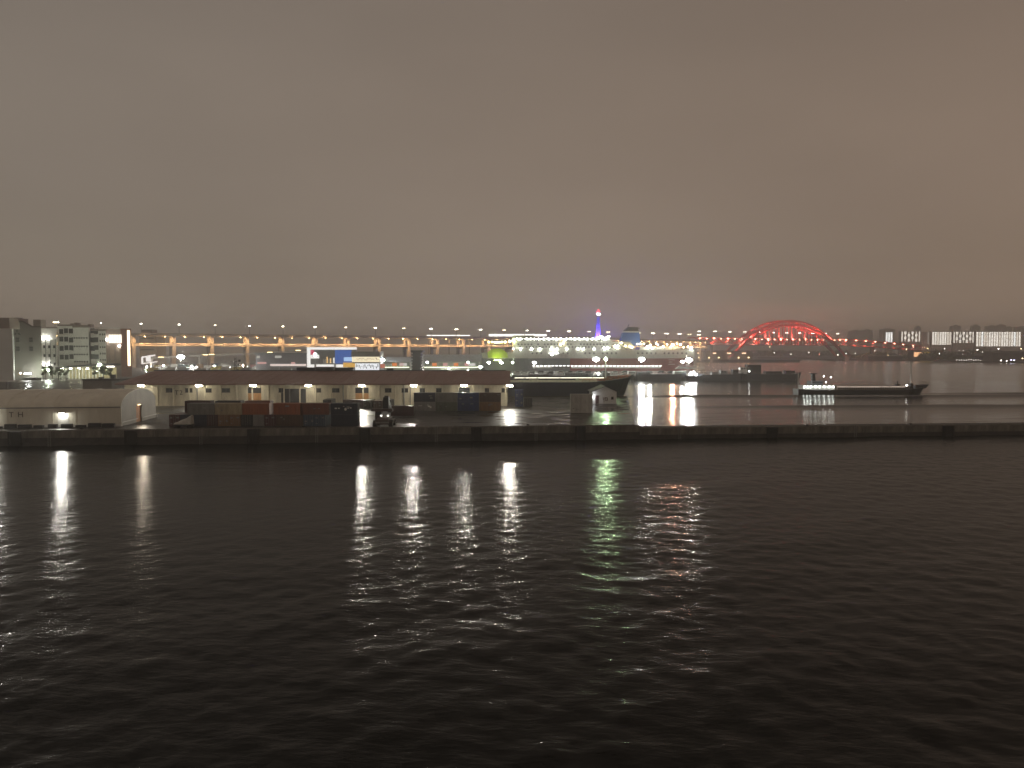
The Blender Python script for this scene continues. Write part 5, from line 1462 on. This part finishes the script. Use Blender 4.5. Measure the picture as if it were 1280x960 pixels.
    for k, (px, py) in enumerate(((205,446.2),(260,443.2),(268,442.8),(340,440.2),(375,437.8))):
        D = 700
        build('ramp_lamp', MB().box(gx(px,D)-2.2,gx(px,D)+2.2,D-6,D-5.4,gz(py,D)-0.3,gz(py,D)+0.1), emis('ramp_glow', (1,0.72,0.32), 8), t, org=org)
    # bright platform canopy over the highway
    D = 1000
    for a, b, py, th, lb in ((531,590,419.3,0.9,'thin white strip of platform lights above the highway left of the ferry'),(609,686,418.8,2.2,'thick glowing white platform canopy above the ferry bow')):
        D = 985 if a < 600 else 1035
        t = thing('platform_canopy', lb, 'station platform', (gx((a+b)/2,D), D, ZQ)); org = t.location
        if th > 2:
            build('canopy', MB().prism([(gx(a,D),gz(py+2.2,D)),(gx(a+4,D),gz(py-1.6,D)),(gx(b-10,D),gz(py-1.4,D)),(gx(b,D),gz(py+1.2,D)),(gx(b,D),gz(py+2.2,D))], 'y', D+9, D+15), M['white'], t, org=org)
        else: build('canopy', MB().box(gx(a,D),gx(b,D),D+9,D+14,gz(py-0.9,D),gz(py-0.4,D)), M['white'], t, org=org)
        n = int((b-a)/6)
        for k in range(n):
            px = a+2+k*(b-a-4)/n
            build('light_panel', MB().box(gx(px,D),gx(px+(b-a-4)/n*0.85,D),D+7.6,D+8.9,gz(py+0.8*th*0.7,D),gz(py-0.8*th*0.7,D)), emis('platform_glow', (1.0,0.97,0.88), 2.6), t, org=org)
        for k in range(5):
            px = a+4+k*(b-a-8)/4
            build('post', MB().box(gx(px,D)-0.5,gx(px,D)+0.5,D+11,D+12,ZQ,gz(py,D)), M['greyconc'], t, org=org)
highway()

def red_bridge():
    P0 = Vector((gx(907,1375), 1375, 0)); P1 = Vector((gx(1051,1540), 1540, 0))
    ax = (P1-P0); Ls = ax.length; ax.normalize(); nn = Vector((-ax.y, ax.x, 0))
    ZU, ZL = 44.0, 32.5
    t = thing('arch_bridge', 'red lit double-deck steel arch bridge over the harbour channel', 'bridge', (P0.x, P0.y, 0)); org = t.location
    def W_(s, off, z): 
        p = P0+ax*(s*Ls)+nn*off; return Vector((p.x, p.y, z))
    W2 = 11.0
    def zc(s, up): 
        k = 4*s*(1-s)
        return (9+k*70) if up else (9+k*61.5)
    nseg = 18
    for off in (-W2, W2):
        mb = MB()
        for i in range(nseg):
            a, b = i/nseg, (i+1)/nseg
            mb.beam(W_(a,off,zc(a,True)), W_(b,off,zc(b,True)), 3.2, 3.2)
            mb.beam(W_(a,off,zc(a,False)), W_(b,off,zc(b,False)), 3.0, 3.0)
        build('arch', mb, M['red'], t, org=org)
        for i in range(1, nseg):
            a = i/nseg
            mb = MB().beam(W_(a,off,zc(a,True)), W_(a,off,zc(a,False)), 1.1)
            b = (i+1)/nseg if i < nseg/2 else (i-1)/nseg
            mb.beam(W_(a,off,zc(a,False)), W_(b,off,zc(b,True)), 0.8)
            build('arch_brace', mb, M['red'], t, org=org)
            if zc(a,False) > ZU+2:
                build('hanger', MB().beam(W_(a,off,zc(a,False)), W_(a,off,ZL), 1.5), M['red'], t, org=org)
    for i in range(4, nseg-3):
        a = i/nseg
        if zc(a,True) > ZU+8: build('cross_beam', MB().beam(W_(a,-W2,zc(a,True)), W_(a,W2,zc(a,True)), 1.1).beam(W_(a,-W2,zc(a,True)), W_((i+1)/nseg,W2,zc((i+1)/nseg,True)), 0.7), M['red'], t, org=org)
    e0, e1 = -0.26, 1.02
    pale = mat('deck_edge_pale', (0.5,0.42,0.38), 0.6)
    build('upper_deck', MB().beam(W_(e0,0,ZU), W_(e1,0,ZU), 20, 1.8), M['red'], t, org=org)
    build('lower_deck', MB().beam(W_(e0,0,ZL), W_(e1,0,ZL), 20, 2.4), M['red'], t, org=org)
    build('deck_edge', MB().beam(W_(e0,-10.3,ZU+0.8), W_(e1,-10.3,ZU+0.8), 0.5, 1.8), pale, t, org=org)
    build('deck_edge', MB().beam(W_(e0,-10.3,ZL+0.2), W_(e1,-10.3,ZL+0.2), 0.5, 1.4), pale, t, org=org)
    m_ = 30
    for i in range(m_):
        a, b = e0+(e1-e0)*i/m_, e0+(e1-e0)*(i+1)/m_
        s_ = (ZL+1.2, ZU-1.0) if i % 2 else (ZU-1.0, ZL+1.2)
        build('truss_diagonal', MB().beam(W_(a,-9.6,s_[0]), W_(b,-9.6,s_[1]), 0.9).beam(W_(b,-9.6,ZL+1.2), W_(b,-9.6,ZU-0.9), 0.5), M['red'], t, org=org)
    for s in (0.0, 1.0):
        for off in (-W2, W2):
            p = W_(s,off,0); build('pier', MB().box(p.x-4,p.x+4,p.y-5,p.y+5,-4,9.5), M['greyconc'], t, org=org)
    for s in (-0.13, -0.25):
        for off in (-7, 7):
            p = W_(s,off,0); build('side_pier', MB().box(p.x-2,p.x+2,p.y-2,p.y+2,-4,ZL-1.3), M['greyconc'], t, org=org)
    # red floodlights along the deck edge wash the arches
    rl = bpy.data.lights.new('red_floodlight', 'SPOT'); rl.spot_size = math.radians(150); rl.spot_blend = 0.4; rl.color = (1.0,0.27,0.22); rl.energy = 95000; rl.shadow_soft_size = 0.5
    fx = MB().box(-0.5,0.5,-0.5,0.5,-0.3,0.3).mesh('floodlight_case', emis('bridge_red_glow', (1,0.25,0.2), 10, False))
    for k in range(9):
        s = 0.04+k*0.115
        for off in (-15.5, 15.5):
            p = W_(s,off,ZU+1.0)
            f = ob('floodlight_case', fx, t, (p.x-org[0],p.y-org[1],p.z-org[2]-1.2))
            l = bpy.data.objects.new('floodlight_beam', rl); l.location = (0,0,0.5); l.rotation_euler = (PI,0,0); link(l, f)
    # lamps between the decks
    db = bpy.data.lights.new('deck_beam', 'SPOT'); db.energy = 130000; db.color = (1.0,0.44,0.32); db.spot_size = math.radians(165); db.spot_blend = 0.5; db.shadow_soft_size = 0.4
    lm_ = MB().box(-0.7,0.7,-0.4,0.4,-0.3,0.3).mesh('deck_lamp', emis('bridge_lamp_glow', (1.0,0.5,0.33), 40))
    for k in range(24):
        s = e0+(e1-e0)*(k+0.5)/24; p = W_(s,-11.6,ZU-1.6)
        f = ob('deck_lamp', lm_, t, (p.x-org[0],p.y-org[1],p.z-org[2]))
        if k % 2 == 0:
            l = bpy.data.objects.new('deck_beam', db); l.location = (0,-0.6,0.2); l.rotation_euler = (math.radians(45),0,0); link(l, f)
    # street lamps over the bridge deck
    src = [o for o in bpy.data.objects if o.name.startswith('street_lamp')][0]
    for k in range(11):
        s = e0+(e1-e0)*(k+0.5)/11; p = W_(s,0,ZU+0.9)
        r = dup(src, p, math.atan2(ax.y,ax.x)+PI/2, 'street lamp on the deck of the red arch bridge, %s from its left end' % ORD[k]); r['group'] = 'street lamps on the red bridge'
    # right approach viaduct
    t = thing('approach_viaduct', 'red lit approach viaduct running down to the right of the arch bridge', 'viaduct', (P1.x, P1.y, 0)); org = t.location
    A = [W_(e1,0,0), Vector((gx(1090,1600),1600,0)), Vector((gx(1125,1690),1690,0)), Vector((gx(1160,1800),1800,0))]
    zs = [(44,32.5),(41,29.5),(36,25),(30,19)]
    for j, nm_ in enumerate(('upper_deck','lower_deck')):
        mb = MB()
        for (p, q, a, b) in zip(A[:-1], A[1:], zs[:-1], zs[1:]): mb.beam((p.x,p.y,a[j]),(q.x,q.y,b[j]),18,2.0)
        build(nm_, mb, M['red'], t, org=org)
        mb = MB()
        for (p, q, a, b) in zip(A[:-1], A[1:], zs[:-1], zs[1:]): mb.beam((p.x+1,p.y-9.4,a[j]+0.9),(q.x+1,q.y-9.4,b[j]+0.9),0.5,1.5)
        build('deck_edge', mb, pale, t, org=org)
    for i in range(3):
        for k in range(6):
            u, v = k/6, (k+1)/6
            p, q = A[i].lerp(A[i+1],u), A[i].lerp(A[i+1],v); zu = [zs[i][j]*(1-u)+zs[i+1][j]*u for j in (0,1)]; zv = [zs[i][j]*(1-v)+zs[i+1][j]*v for j in (0,1)]
            build('truss_diagonal', MB().beam((p.x,p.y-9,zu[1]+1),(q.x,q.y-9,zv[0]-1),0.9), M['red'], t, org=org)
            if k % 2 == 0:
                g_ = MB().box(-0.9,0.9,-0.5,0.5,-0.4,0.4).mesh('deck_lamp', emis('bridge_lamp_glow', (1.0,0.5,0.33), 75))
                f = ob('deck_lamp', g_, t, (p.x-org[0], p.y-12.5-org[1], zu[0]-1-org[2]))
                l = bpy.data.objects.new('deck_beam', db); l.location = (0,-0.6,0.2); l.rotation_euler = (math.radians(45),0,0); link(l, f)
        p = A[i+1]; build('pier', MB().box(p.x-2,p.x+2,p.y-6,p.y+6,0,zs[i+1][1]-1), M['greyconc'], t, org=org)
red_bridge()

# blue-lit tower behind the ferry
def blue_tower():
    D = 840
    X = gx(747.5,D)
    t = thing('blue_tower', 'slender tower lit deep blue with white and red lamps at its top', 'tower', (X, D, ZQ))
    h0, h1 = 8.0, gz(395.5,D)-ZQ
    tp = mat('tower_paint', (0.55,0.56,0.60), 0.6)
    w0, w1 = 3.0, 0.9
    for sx in (-1,1):
        for sy in (-1,1):
            build('leg', MB().beam((sx*w0,sy*w0,0),(sx*w1,sy*w1,h1),0.9), tp, t)
    n = 12
    b = MB()
    for k in range(n):
        u, v = k/n, (k+1)/n
        wa, wb = w0+(w1-w0)*u, w0+(w1-w0)*v
        for s in (-1,1):
            b.beam((-wa*s,-wa,h1*u),(wb*s,-wb,h1*v),0.5).beam((-wa*s,wa,h1*u),(wb*s,wb,h1*v),0.5)
        b.beam((-wa,-wa,h1*u),(wa,-wa,h1*u),0.5).beam((wa,-wa,h1*u),(wa,wa,h1*u),0.5).beam((-wa,-wa,h1*u),(-wa,wa,h1*u),0.5)
    build('bracing', b, tp, t)
    build('shaft', MB().tube((0,0,0),(0,0,h1),1.9,10,0.7), tp, t)
    build('platform', MB().tube((0,0,h1),(0,0,h1+0.8),2.0,10).tube((0,0,h1+0.8),(0,0,h1+8),0.3,6), tp, t)
    bl = bpy.data.lights.new('blue_floodlight', 'POINT'); bl.color = (0.07,0.03,1.0); bl.energy = 60000; bl.shadow_soft_size = 0.4
    fx = MB().box(-0.4,0.4,-0.4,0.4,-0.3,0.3).mesh('floodlight_case', emis('blue_case_glow', (0.25,0.2,1), 8, False))
    hb = gz(421,D)-ZQ
    for k, (dx, dy) in enumerate(((-5,-5),(5,-5),(-5,4),(5,4))):
        f = ob('floodlight_case', fx, t, (dx,dy,hb-1.0))
        build('floodlight_arm', MB().beam((0,0,-0.1),(-dx*0.7,-dy*0.7,-0.4),0.25), M['steel'], f)
        l = bpy.data.objects.new('floodlight_beam', bl); l.location = (0,0,1.2); link(l, f)
    wt = emis('tower_white_glow', (1.0,0.94,0.92), 30)
    for dx in (-1.1, 1.1): build('beacon', MB().ball((dx,-1.6,gz(393,D)-ZQ),0.95,0,8,6), wt, t)
    rd = emis('tower_red_glow', (1.0,0.06,0.10), 6)
    for dx, py in ((-1.2,390),(1.3,389.7),(0,387.6)):
        build('red_beacon', MB().ball((dx,-0.6,gz(py,D)-ZQ),0.7,0,8,6), rd, t)
blue_tower()

# ------------------------------------------------------------------ far shore on the right
def far_shore():
    D = 1750
    wm = mat('apartment_wall', (0.68,0.65,0.60), 0.7, var=0.1, scale=0.05)
    lw = emis('lit_stair_glow', (1.0,0.93,0.82), 2.1, False); lb = emis('lit_lattice_glow', (1.0,0.92,0.80), 2.0, False)
    def block(a, b, top, bot, kind, label, D=D):
        t = thing('apartment_block', label, 'apartment block', (gx((a+b)/2,D), D, ZQ)); org = t.location
        build('wall', MB().box(gx(a,D),gx(b,D),D,D+14,ZQ,gz(top,D)), wm, t, org=org)
        build('roof_edge', MB().box(gx(a,D)-0.4,gx(b,D)+0.4,D-1.6,D+14.4,gz(top,D),gz(top,D)+1.3), wm, t, org=org)
        fl = 11; h = (gz(top,D)-gz(bot,D))/fl
        if kind == 'bays':
            n = int(round((b-a)/3.15)); st = (b-a)/n
            for k in range(n):
                mb = MB()
                for j in range(fl):
                    z0 = gz(bot,D)+j*h
                    mb.box(gx(a+k*st+0.45,D),gx(a+(k+1)*st-0.45,D),D-0.25,D-0.02,z0+h*0.18,z0+h*0.92)
                build('lit_stair_bay', mb, random.choice((lw, lw, emis('lit_stair_soft_glow', (1.0,0.90,0.76), 1.7, False), emis('lit_stair_cool_glow', (0.97,0.97,0.92), 2.5, False))), t, org=org)
            sl = MB()
            for j in range(fl+1): sl.box(gx(a,D),gx(b,D),D-1.4,D-0.3,gz(bot,D)+j*h-0.15,gz(bot,D)+j*h+0.15)
            o = build('gallery_slabs', sl, wm, t, org=org); o['kind'] = 'stuff'
        elif kind == 'lattice':
            n = int(round((b-a)/4.4)); st = (b-a)/n
            for j in range(8):
                z_ = gz(bot,D)+(j+0.5)*(gz(top,D)-gz(bot,D))/8
                mb = MB()
                for k in range(n+1):
                    X = gx(a+k*st,D)
                    if (k+j//2) % 2 == 0 or k in (0,n): mb.box(max(X-2.6,gx(a,D)),min(X+2.6,gx(b,D)),D-0.3,D-0.02,z_-1.1,z_+1.1)
                    else: mb.box(X-0.9,X+0.9,D-0.3,D-0.02,z_-0.9,z_+0.9)
                build('lit_window_row', mb, lb, t, org=org)
        else:
            mb = MB()
            for j in range(fl):
                z0 = gz(bot,D)+j*h; mb.box(gx(b-3,D),gx(b-1.2,D),D-0.25,D-0.02,z0+h*0.2,z0+h*0.85)
            build('lit_stair_bay', mb, emis('dim_stair_glow', (1,0.92,0.8), 0.45, False), t, org=org)
    block(1126, 1149, 414.5, 427, 'lattice', 'apartment block with a lattice of lit windows, leftmost of the lit blocks')
    block(1151, 1161.5, 415.5, 430, 'dim', 'narrow dim apartment block between the lattice block and the narrower striped one')
    block(1164, 1188.5, 415, 431, 'bays', 'narrower apartment block with bright vertical stripes right of the dim narrow block')
    block(1191, 1216, 414.8, 428.5, 'lattice', 'apartment block with a lattice of lit windows between the two striped blocks')
    block(1219, 1275, 415, 433, 'bays', 'widest apartment block with bright vertical stripes at the right')
    block(1106, 1115, 415.5, 428, 'bays', 'small pale lit block above the bridge approach viaduct')
    # unlit towers fading into the haze behind
    gm = mat('far_tower_grey', (0.62,0.59,0.55), 0.8)
    for k, (a, b, top, lb_) in enumerate(((1060,1078,413.5,'above the right end of the red arch'),(1078,1090,412.8,'above the approach viaduct'),(1100,1118,411.5,'behind the small pale lit block'),(1144,1150,408.5,'behind the leftmost lattice block'),(1188,1200,407.5,'between narrower striped block and lattice block'),
        (1214,1224,407,'behind the left end of the widest striped block'),(1232,1246,408,'behind the widest striped block, left of its middle'),(1246,1256,406.5,'behind the widest striped block, tallest right of its middle'),(1258,1264,409,'behind the right part of the widest striped block'),(1268,1290,409,'at the right edge of the view'))):
        D2 = 3900+37*k
        t = thing('tower_block', 'hazy unlit tower block '+lb_, 'tower block', (gx((a+b)/2,D2), D2, ZQ)); org = t.location
        build('wall', MB().box(gx(a,D2),gx(b,D2),D2,D2+20,ZQ,gz(top,D2)), gm, t, org=org)
        build('roof_house', MB().box(gx(a+(b-a)*0.3,D2),gx(a+(b-a)*0.7,D2),D2+4,D2+14,gz(top,D2),gz(top-1.3,D2)), gm, t, org=org)
        w = MB()
        for j in range(10): w.box(gx(a+0.6,D2),gx(b-0.6,D2),D2-0.3,D2-0.01,ZQ+8+j*6.5,ZQ+10+j*6.5)
        build('window_bands', w, M['greyconc'], t, org=org)
    # wooded banks: a far-off wood that reads as one mass
    mb = MB(); rr = random.Random(5)
    for k in range(900):
        px = rr.uniform(1050,1300); D2 = rr.uniform(1500,1700) if px < 1150 else rr.uniform(1300,1650)
        if px < 1150: D2 = rr.uniform(1545,1740)
        hh = 4+9*abs(math.sin(px*0.05))*rr.random()+ (10 if 1165 < px < 1250 and D2 > 1450 else 2)*rr.random()
        c = Vector((gx(px,D2), D2, ZQ+hh*0.5))
        for q in range(14):
            v = Vector((rr.gauss(0,1), rr.gauss(0,1), abs(rr.gauss(0,1)))).normalized()
            p = c+Vector((v.x*5.5, v.y*4, v.z*hh*0.7)); s = rr.uniform(0.9,2.0)
            a = Vector((rr.gauss(0,1), rr.gauss(0,1), rr.gauss(0,1))).normalized(); b = a.orthogonal().normalized()
            mb.add([p-a*s-b*s, p+a*s-b*s, p+a*s+b*s, p-a*s+b*s], [(0,1,2,3)])
    o = build('shore_wood', mb, M['leaf']); tag(o, 'dark wooded bank along the far right shore below the apartment blocks', 'trees', kind='stuff')
    # the amber-lit hall
    D = 1480
    t = thing('amber_hall', 'amber and orange lit hall on the far shore right of the bridge', 'hall', (gx(1152,D), D, ZQ)); org = t.location
    build('wall', MB().box(gx(1141,D),gx(1163,D),D,D+20,ZQ,gz(439.5,D)), M['dark'], t, org=org)
    build('lit_front', MB().box(gx(1142,D),gx(1153,D),D-0.4,D-0.02,gz(446,D),gz(440.2,D)), emis('amber_pink_glow', (1.0,0.52,0.25), 1.9), t, org=org)
    build('lit_front', MB().box(gx(1153.2,D),gx(1162,D),D-0.6,D-0.02,gz(447,D),gz(440,D)), emis('amber_yellow_glow', (1.0,0.60,0.03), 2.0), t, org=org)
    build('roof', MB().box(gx(1140.5,D),gx(1163.5,D),D-1,D+20.5,gz(439.4,D),gz(438.8,D)), M['dark'], t, org=org)
    # low waterfront sheds
    for a, b, D, py, lb_ in ((1195,1232,1330,445,'low dark waterfront shed behind the row of white lamps'),(1240,1292,1270,441,'low grey waterfront shed at the right edge of the view'),(1085,1128,1530,445.5,'low dark shed under the approach viaduct')):
        t = thing('waterfront_shed', lb_, 'shed', (gx((a+b)/2,D), D, ZQ)); org = t.location
        build('wall', MB().box(gx(a,D),gx(b,D),D,D+25,ZQ,gz(py,D)), M['darkconc'], t, org=org)
        build('roof', MB().prism([(D-1,gz(py,D)),(D+12,gz(py,D)+3),(D+26,gz(py,D))], 'x', gx(a,D)-1, gx(b,D)+1), M['darkconc'], t, org=org)
    # shore lamps
    warm = emis('shore_warm_glow', (1.0,0.72,0.40), 13); wht = emis('shore_white_glow', (1.0,0.93,0.82), 16); blu = emis('shore_blue_glow', (0.75,0.75,1.0), 16)
    shore = [(1093,438.2,1540,1.9,wht,'brightest white shore lamp below the approach viaduct'),(1093,447.5,1535,1.2,wht,'white shore lamp at the water below the approach viaduct'),(1069,442,1555,1.3,wht,'white shore lamp right of the arch feet'),
        (1057.5,442,1560,1.1,wht,'white shore lamp at the right arch foot'),(1110,444,1530,1.0,warm,'dim amber shore lamp left of the amber hall'),(1133,436.5,1500,1.6,warm,'amber shore lamp over the left of the amber hall'),(1138,441,1500,1.3,warm,'amber shore lamp beside the left wall of the amber hall'),
        (1159.5,435.5,1510,2.0,warm,'large amber shore lamp over the amber hall'),(1166,446,1470,1.3,wht,'white shore lamp at the right foot of the amber hall'),(1174,442,1460,1.3,wht,'white shore lamp right of the amber hall'),
        (1180.5,435.7,1600,1.3,wht,'white lamp below the narrower striped block'),(1190,446,1360,1.7,warm,'amber lamp at the left end of the white lamp row'),(1221.5,437,1420,2.4,wht,'large white shore lamp below the widest striped block'),
        (1232.5,447,1300,1.5,warm,'orange shore lamp right of the white lamp row'),(1248,436,1400,1.7,wht,'white lamp at the left of the raised right-hand road'),(1276,436,1380,2.0,warm,'warm lamp at the right end of the raised road'),(1278,448,1270,2.2,warm,'orange lamp at the right edge of the waterfront'),
        (1251,450.5,1262,1.6,wht,'white waterfront lamp, leftmost of the four low right-hand ones'),(1258,451,1262,1.5,wht,'white waterfront lamp, second of the four low right-hand ones'),(1263.5,450,1262,1.8,blu,'bluish waterfront lamp beside a second bluish one'),(1267.5,450.5,1262,1.6,blu,'bluish waterfront lamp, rightmost of the four low ones'),
        (968,441,1800,1.6,wht,'white far lamp under the left half of the arch'),(988.5,442.5,1800,2.2,wht,'brightest far lamp under the middle of the arch'),(1011,440.5,1820,1.3,wht,'white far lamp under the right half of the arch'),(962,433.6,1800,2.0,warm,'long warm lamp hanging below the arch deck'),(1024,443,1560,1.5,emis('shore_red_glow',(1,0.3,0.2),12),'red lamp at the near right arch foot'),(1047,443.5,1548,1.5,wht,'pale lamp at the far right arch foot')]
    for px, py, D, sz, e_, lb_ in shore: pole_lamp(px, py, D, sz, e_, lb_, 'shore lamp', 'shore_lamp')
    rr = random.Random(3)
    rows_ = [(1196+k*3.0, 450.2+rr.uniform(-.7,.7), 1300) for k in range(12)]+[(1198+k*5.5, 443.0+rr.uniform(-1.2,1.2), 1350) for k in range(7)]+[(1199,438,1400),(1204,438.2,1400),(1228,440,1390),(1236,440.5,1390),(1242,441.5,1390)]
    p = None
    for i_, (px, py, D) in enumerate(rows_):
        q = at(px,py,D)
        lb_ = ('small white lamp, %s from left in the lowest waterfront row' % ORD[i_]) if i_ < 12 else ('small white lamp, %s from left in the middle waterfront row' % ORD[i_-12]) if i_ < 19 else ('small white lamp, %s from left in the upper waterfront row' % ORD[i_-19])
        if p is None:
            p = thing('small_shore_lamp', lb_, 'shore lamp', (q.x,D,ZQ), group='small lamps of the waterfront rows')
            build('pole', MB().tube((0,0,-0.004),(0,0,1.0),0.12,6), M['steel'], p); build('lamp_head', MB().ball((0,0,0.9),0.42,0,7,5), emis('row_glow', (1.0,0.93,0.82), 9), p)
            base = p; p.location.z = q.z-0.9
            # the pole reaches down to the ground
            p.children[0].scale.z = 1
        else: r = dup(base, (q.x, D, q.z-0.9), 0, lb_)
    # wharf with lit bays on the left of the bridge
    D = 1362
    t = thing('wharf_shed', 'long low wharf shed with a row of orange lit bays left of the arch', 'shed', (gx(905,D), D, ZQ)); org = t.location
    build('wall', MB().box(gx(868,D),gx(942,D),D+6,D+30,ZQ,gz(439.5,D)), mat('wharf_tan', (0.30,0.27,0.2), 0.7), t, org=org)
    build('roof', MB().box(gx(867,D),gx(943,D),D,D+31,gz(439.4,D),gz(438.4,D)), M['roofbrown'], t, org=org)
    for k in range(12):
        px = 871+k*6.2
        build('bay_post', MB().box(gx(px,D)-0.5,gx(px,D)+0.5,D+1,D+2,ZQ,gz(439.6,D)), M['greyconc'], t, org=org)
        if k % 3 == 0: build('bay_lamp', MB().box(gx(px+1,D),gx(px+6,D),D+2,D+3,gz(442,D),gz(441,D)), emis('wharf_glow', (1.0,0.62,0.38), 4), t, org=org)
        if k % 2 == 0: build('bay_lamp', MB().ball((gx(px+3,D),D+2,gz(447,D)),1.0,0,7,5), emis('wharf_amber_glow', (1.0,0.70,0.35), 9), t, org=org)
    build('wharf_edge', MB().box(gx(858,D),gx(1001,D),D-6,D-5,ZQ+0.01,ZQ+1.5), M['dark'], t, org=org)
    # dark far woods behind the channel
    mb = MB()
    for k in range(420):
        px = rr.uniform(900,1060); D2 = rr.uniform(2350,2600); c = Vector((gx(px,D2), D2, ZQ+rr.uniform(2,9)))
        for q in range(10):
            v = Vector((rr.gauss(0,1), rr.gauss(0,1), abs(rr.gauss(0,1)))).normalized(); pnt = c+Vector((v.x*9,v.y*6,v.z*9)); s = rr.uniform(2,4)
            a = Vector((rr.gauss(0,1), rr.gauss(0,1), rr.gauss(0,1))).normalized(); b = a.orthogonal().normalized()
            mb.add([pnt-a*s-b*s, pnt+a*s-b*s, pnt+a*s+b*s, pnt-a*s+b*s], [(0,1,2,3)])
    o = build('channel_wood', mb, M['leaf']); tag(o, 'dark far wood across the channel under the arch', 'trees', kind='stuff')
far_shore()

# ------------------------------------------------------------------ haze
HAZE = 0.00045
if HAZE:
    hm = bpy.data.materials.new('haze'); hm.use_nodes = True
    t = hm.node_tree; t.nodes.clear()
    o = N(t, 'ShaderNodeOutputMaterial'); v = N(t, 'ShaderNodeVolumePrincipled')
    v.inputs['Color'].default_value = (0.93,0.92,0.90,1); v.inputs['Density'].default_value = HAZE
    v.inputs['Anisotropy'].default_value = 0.35
    t.links.new(v.outputs[0], o.inputs['Volume'])
    hb = build('haze', MB().box(-7200,7200,-500,7200,-6,110), hm); tag(hb, kind='stuff')
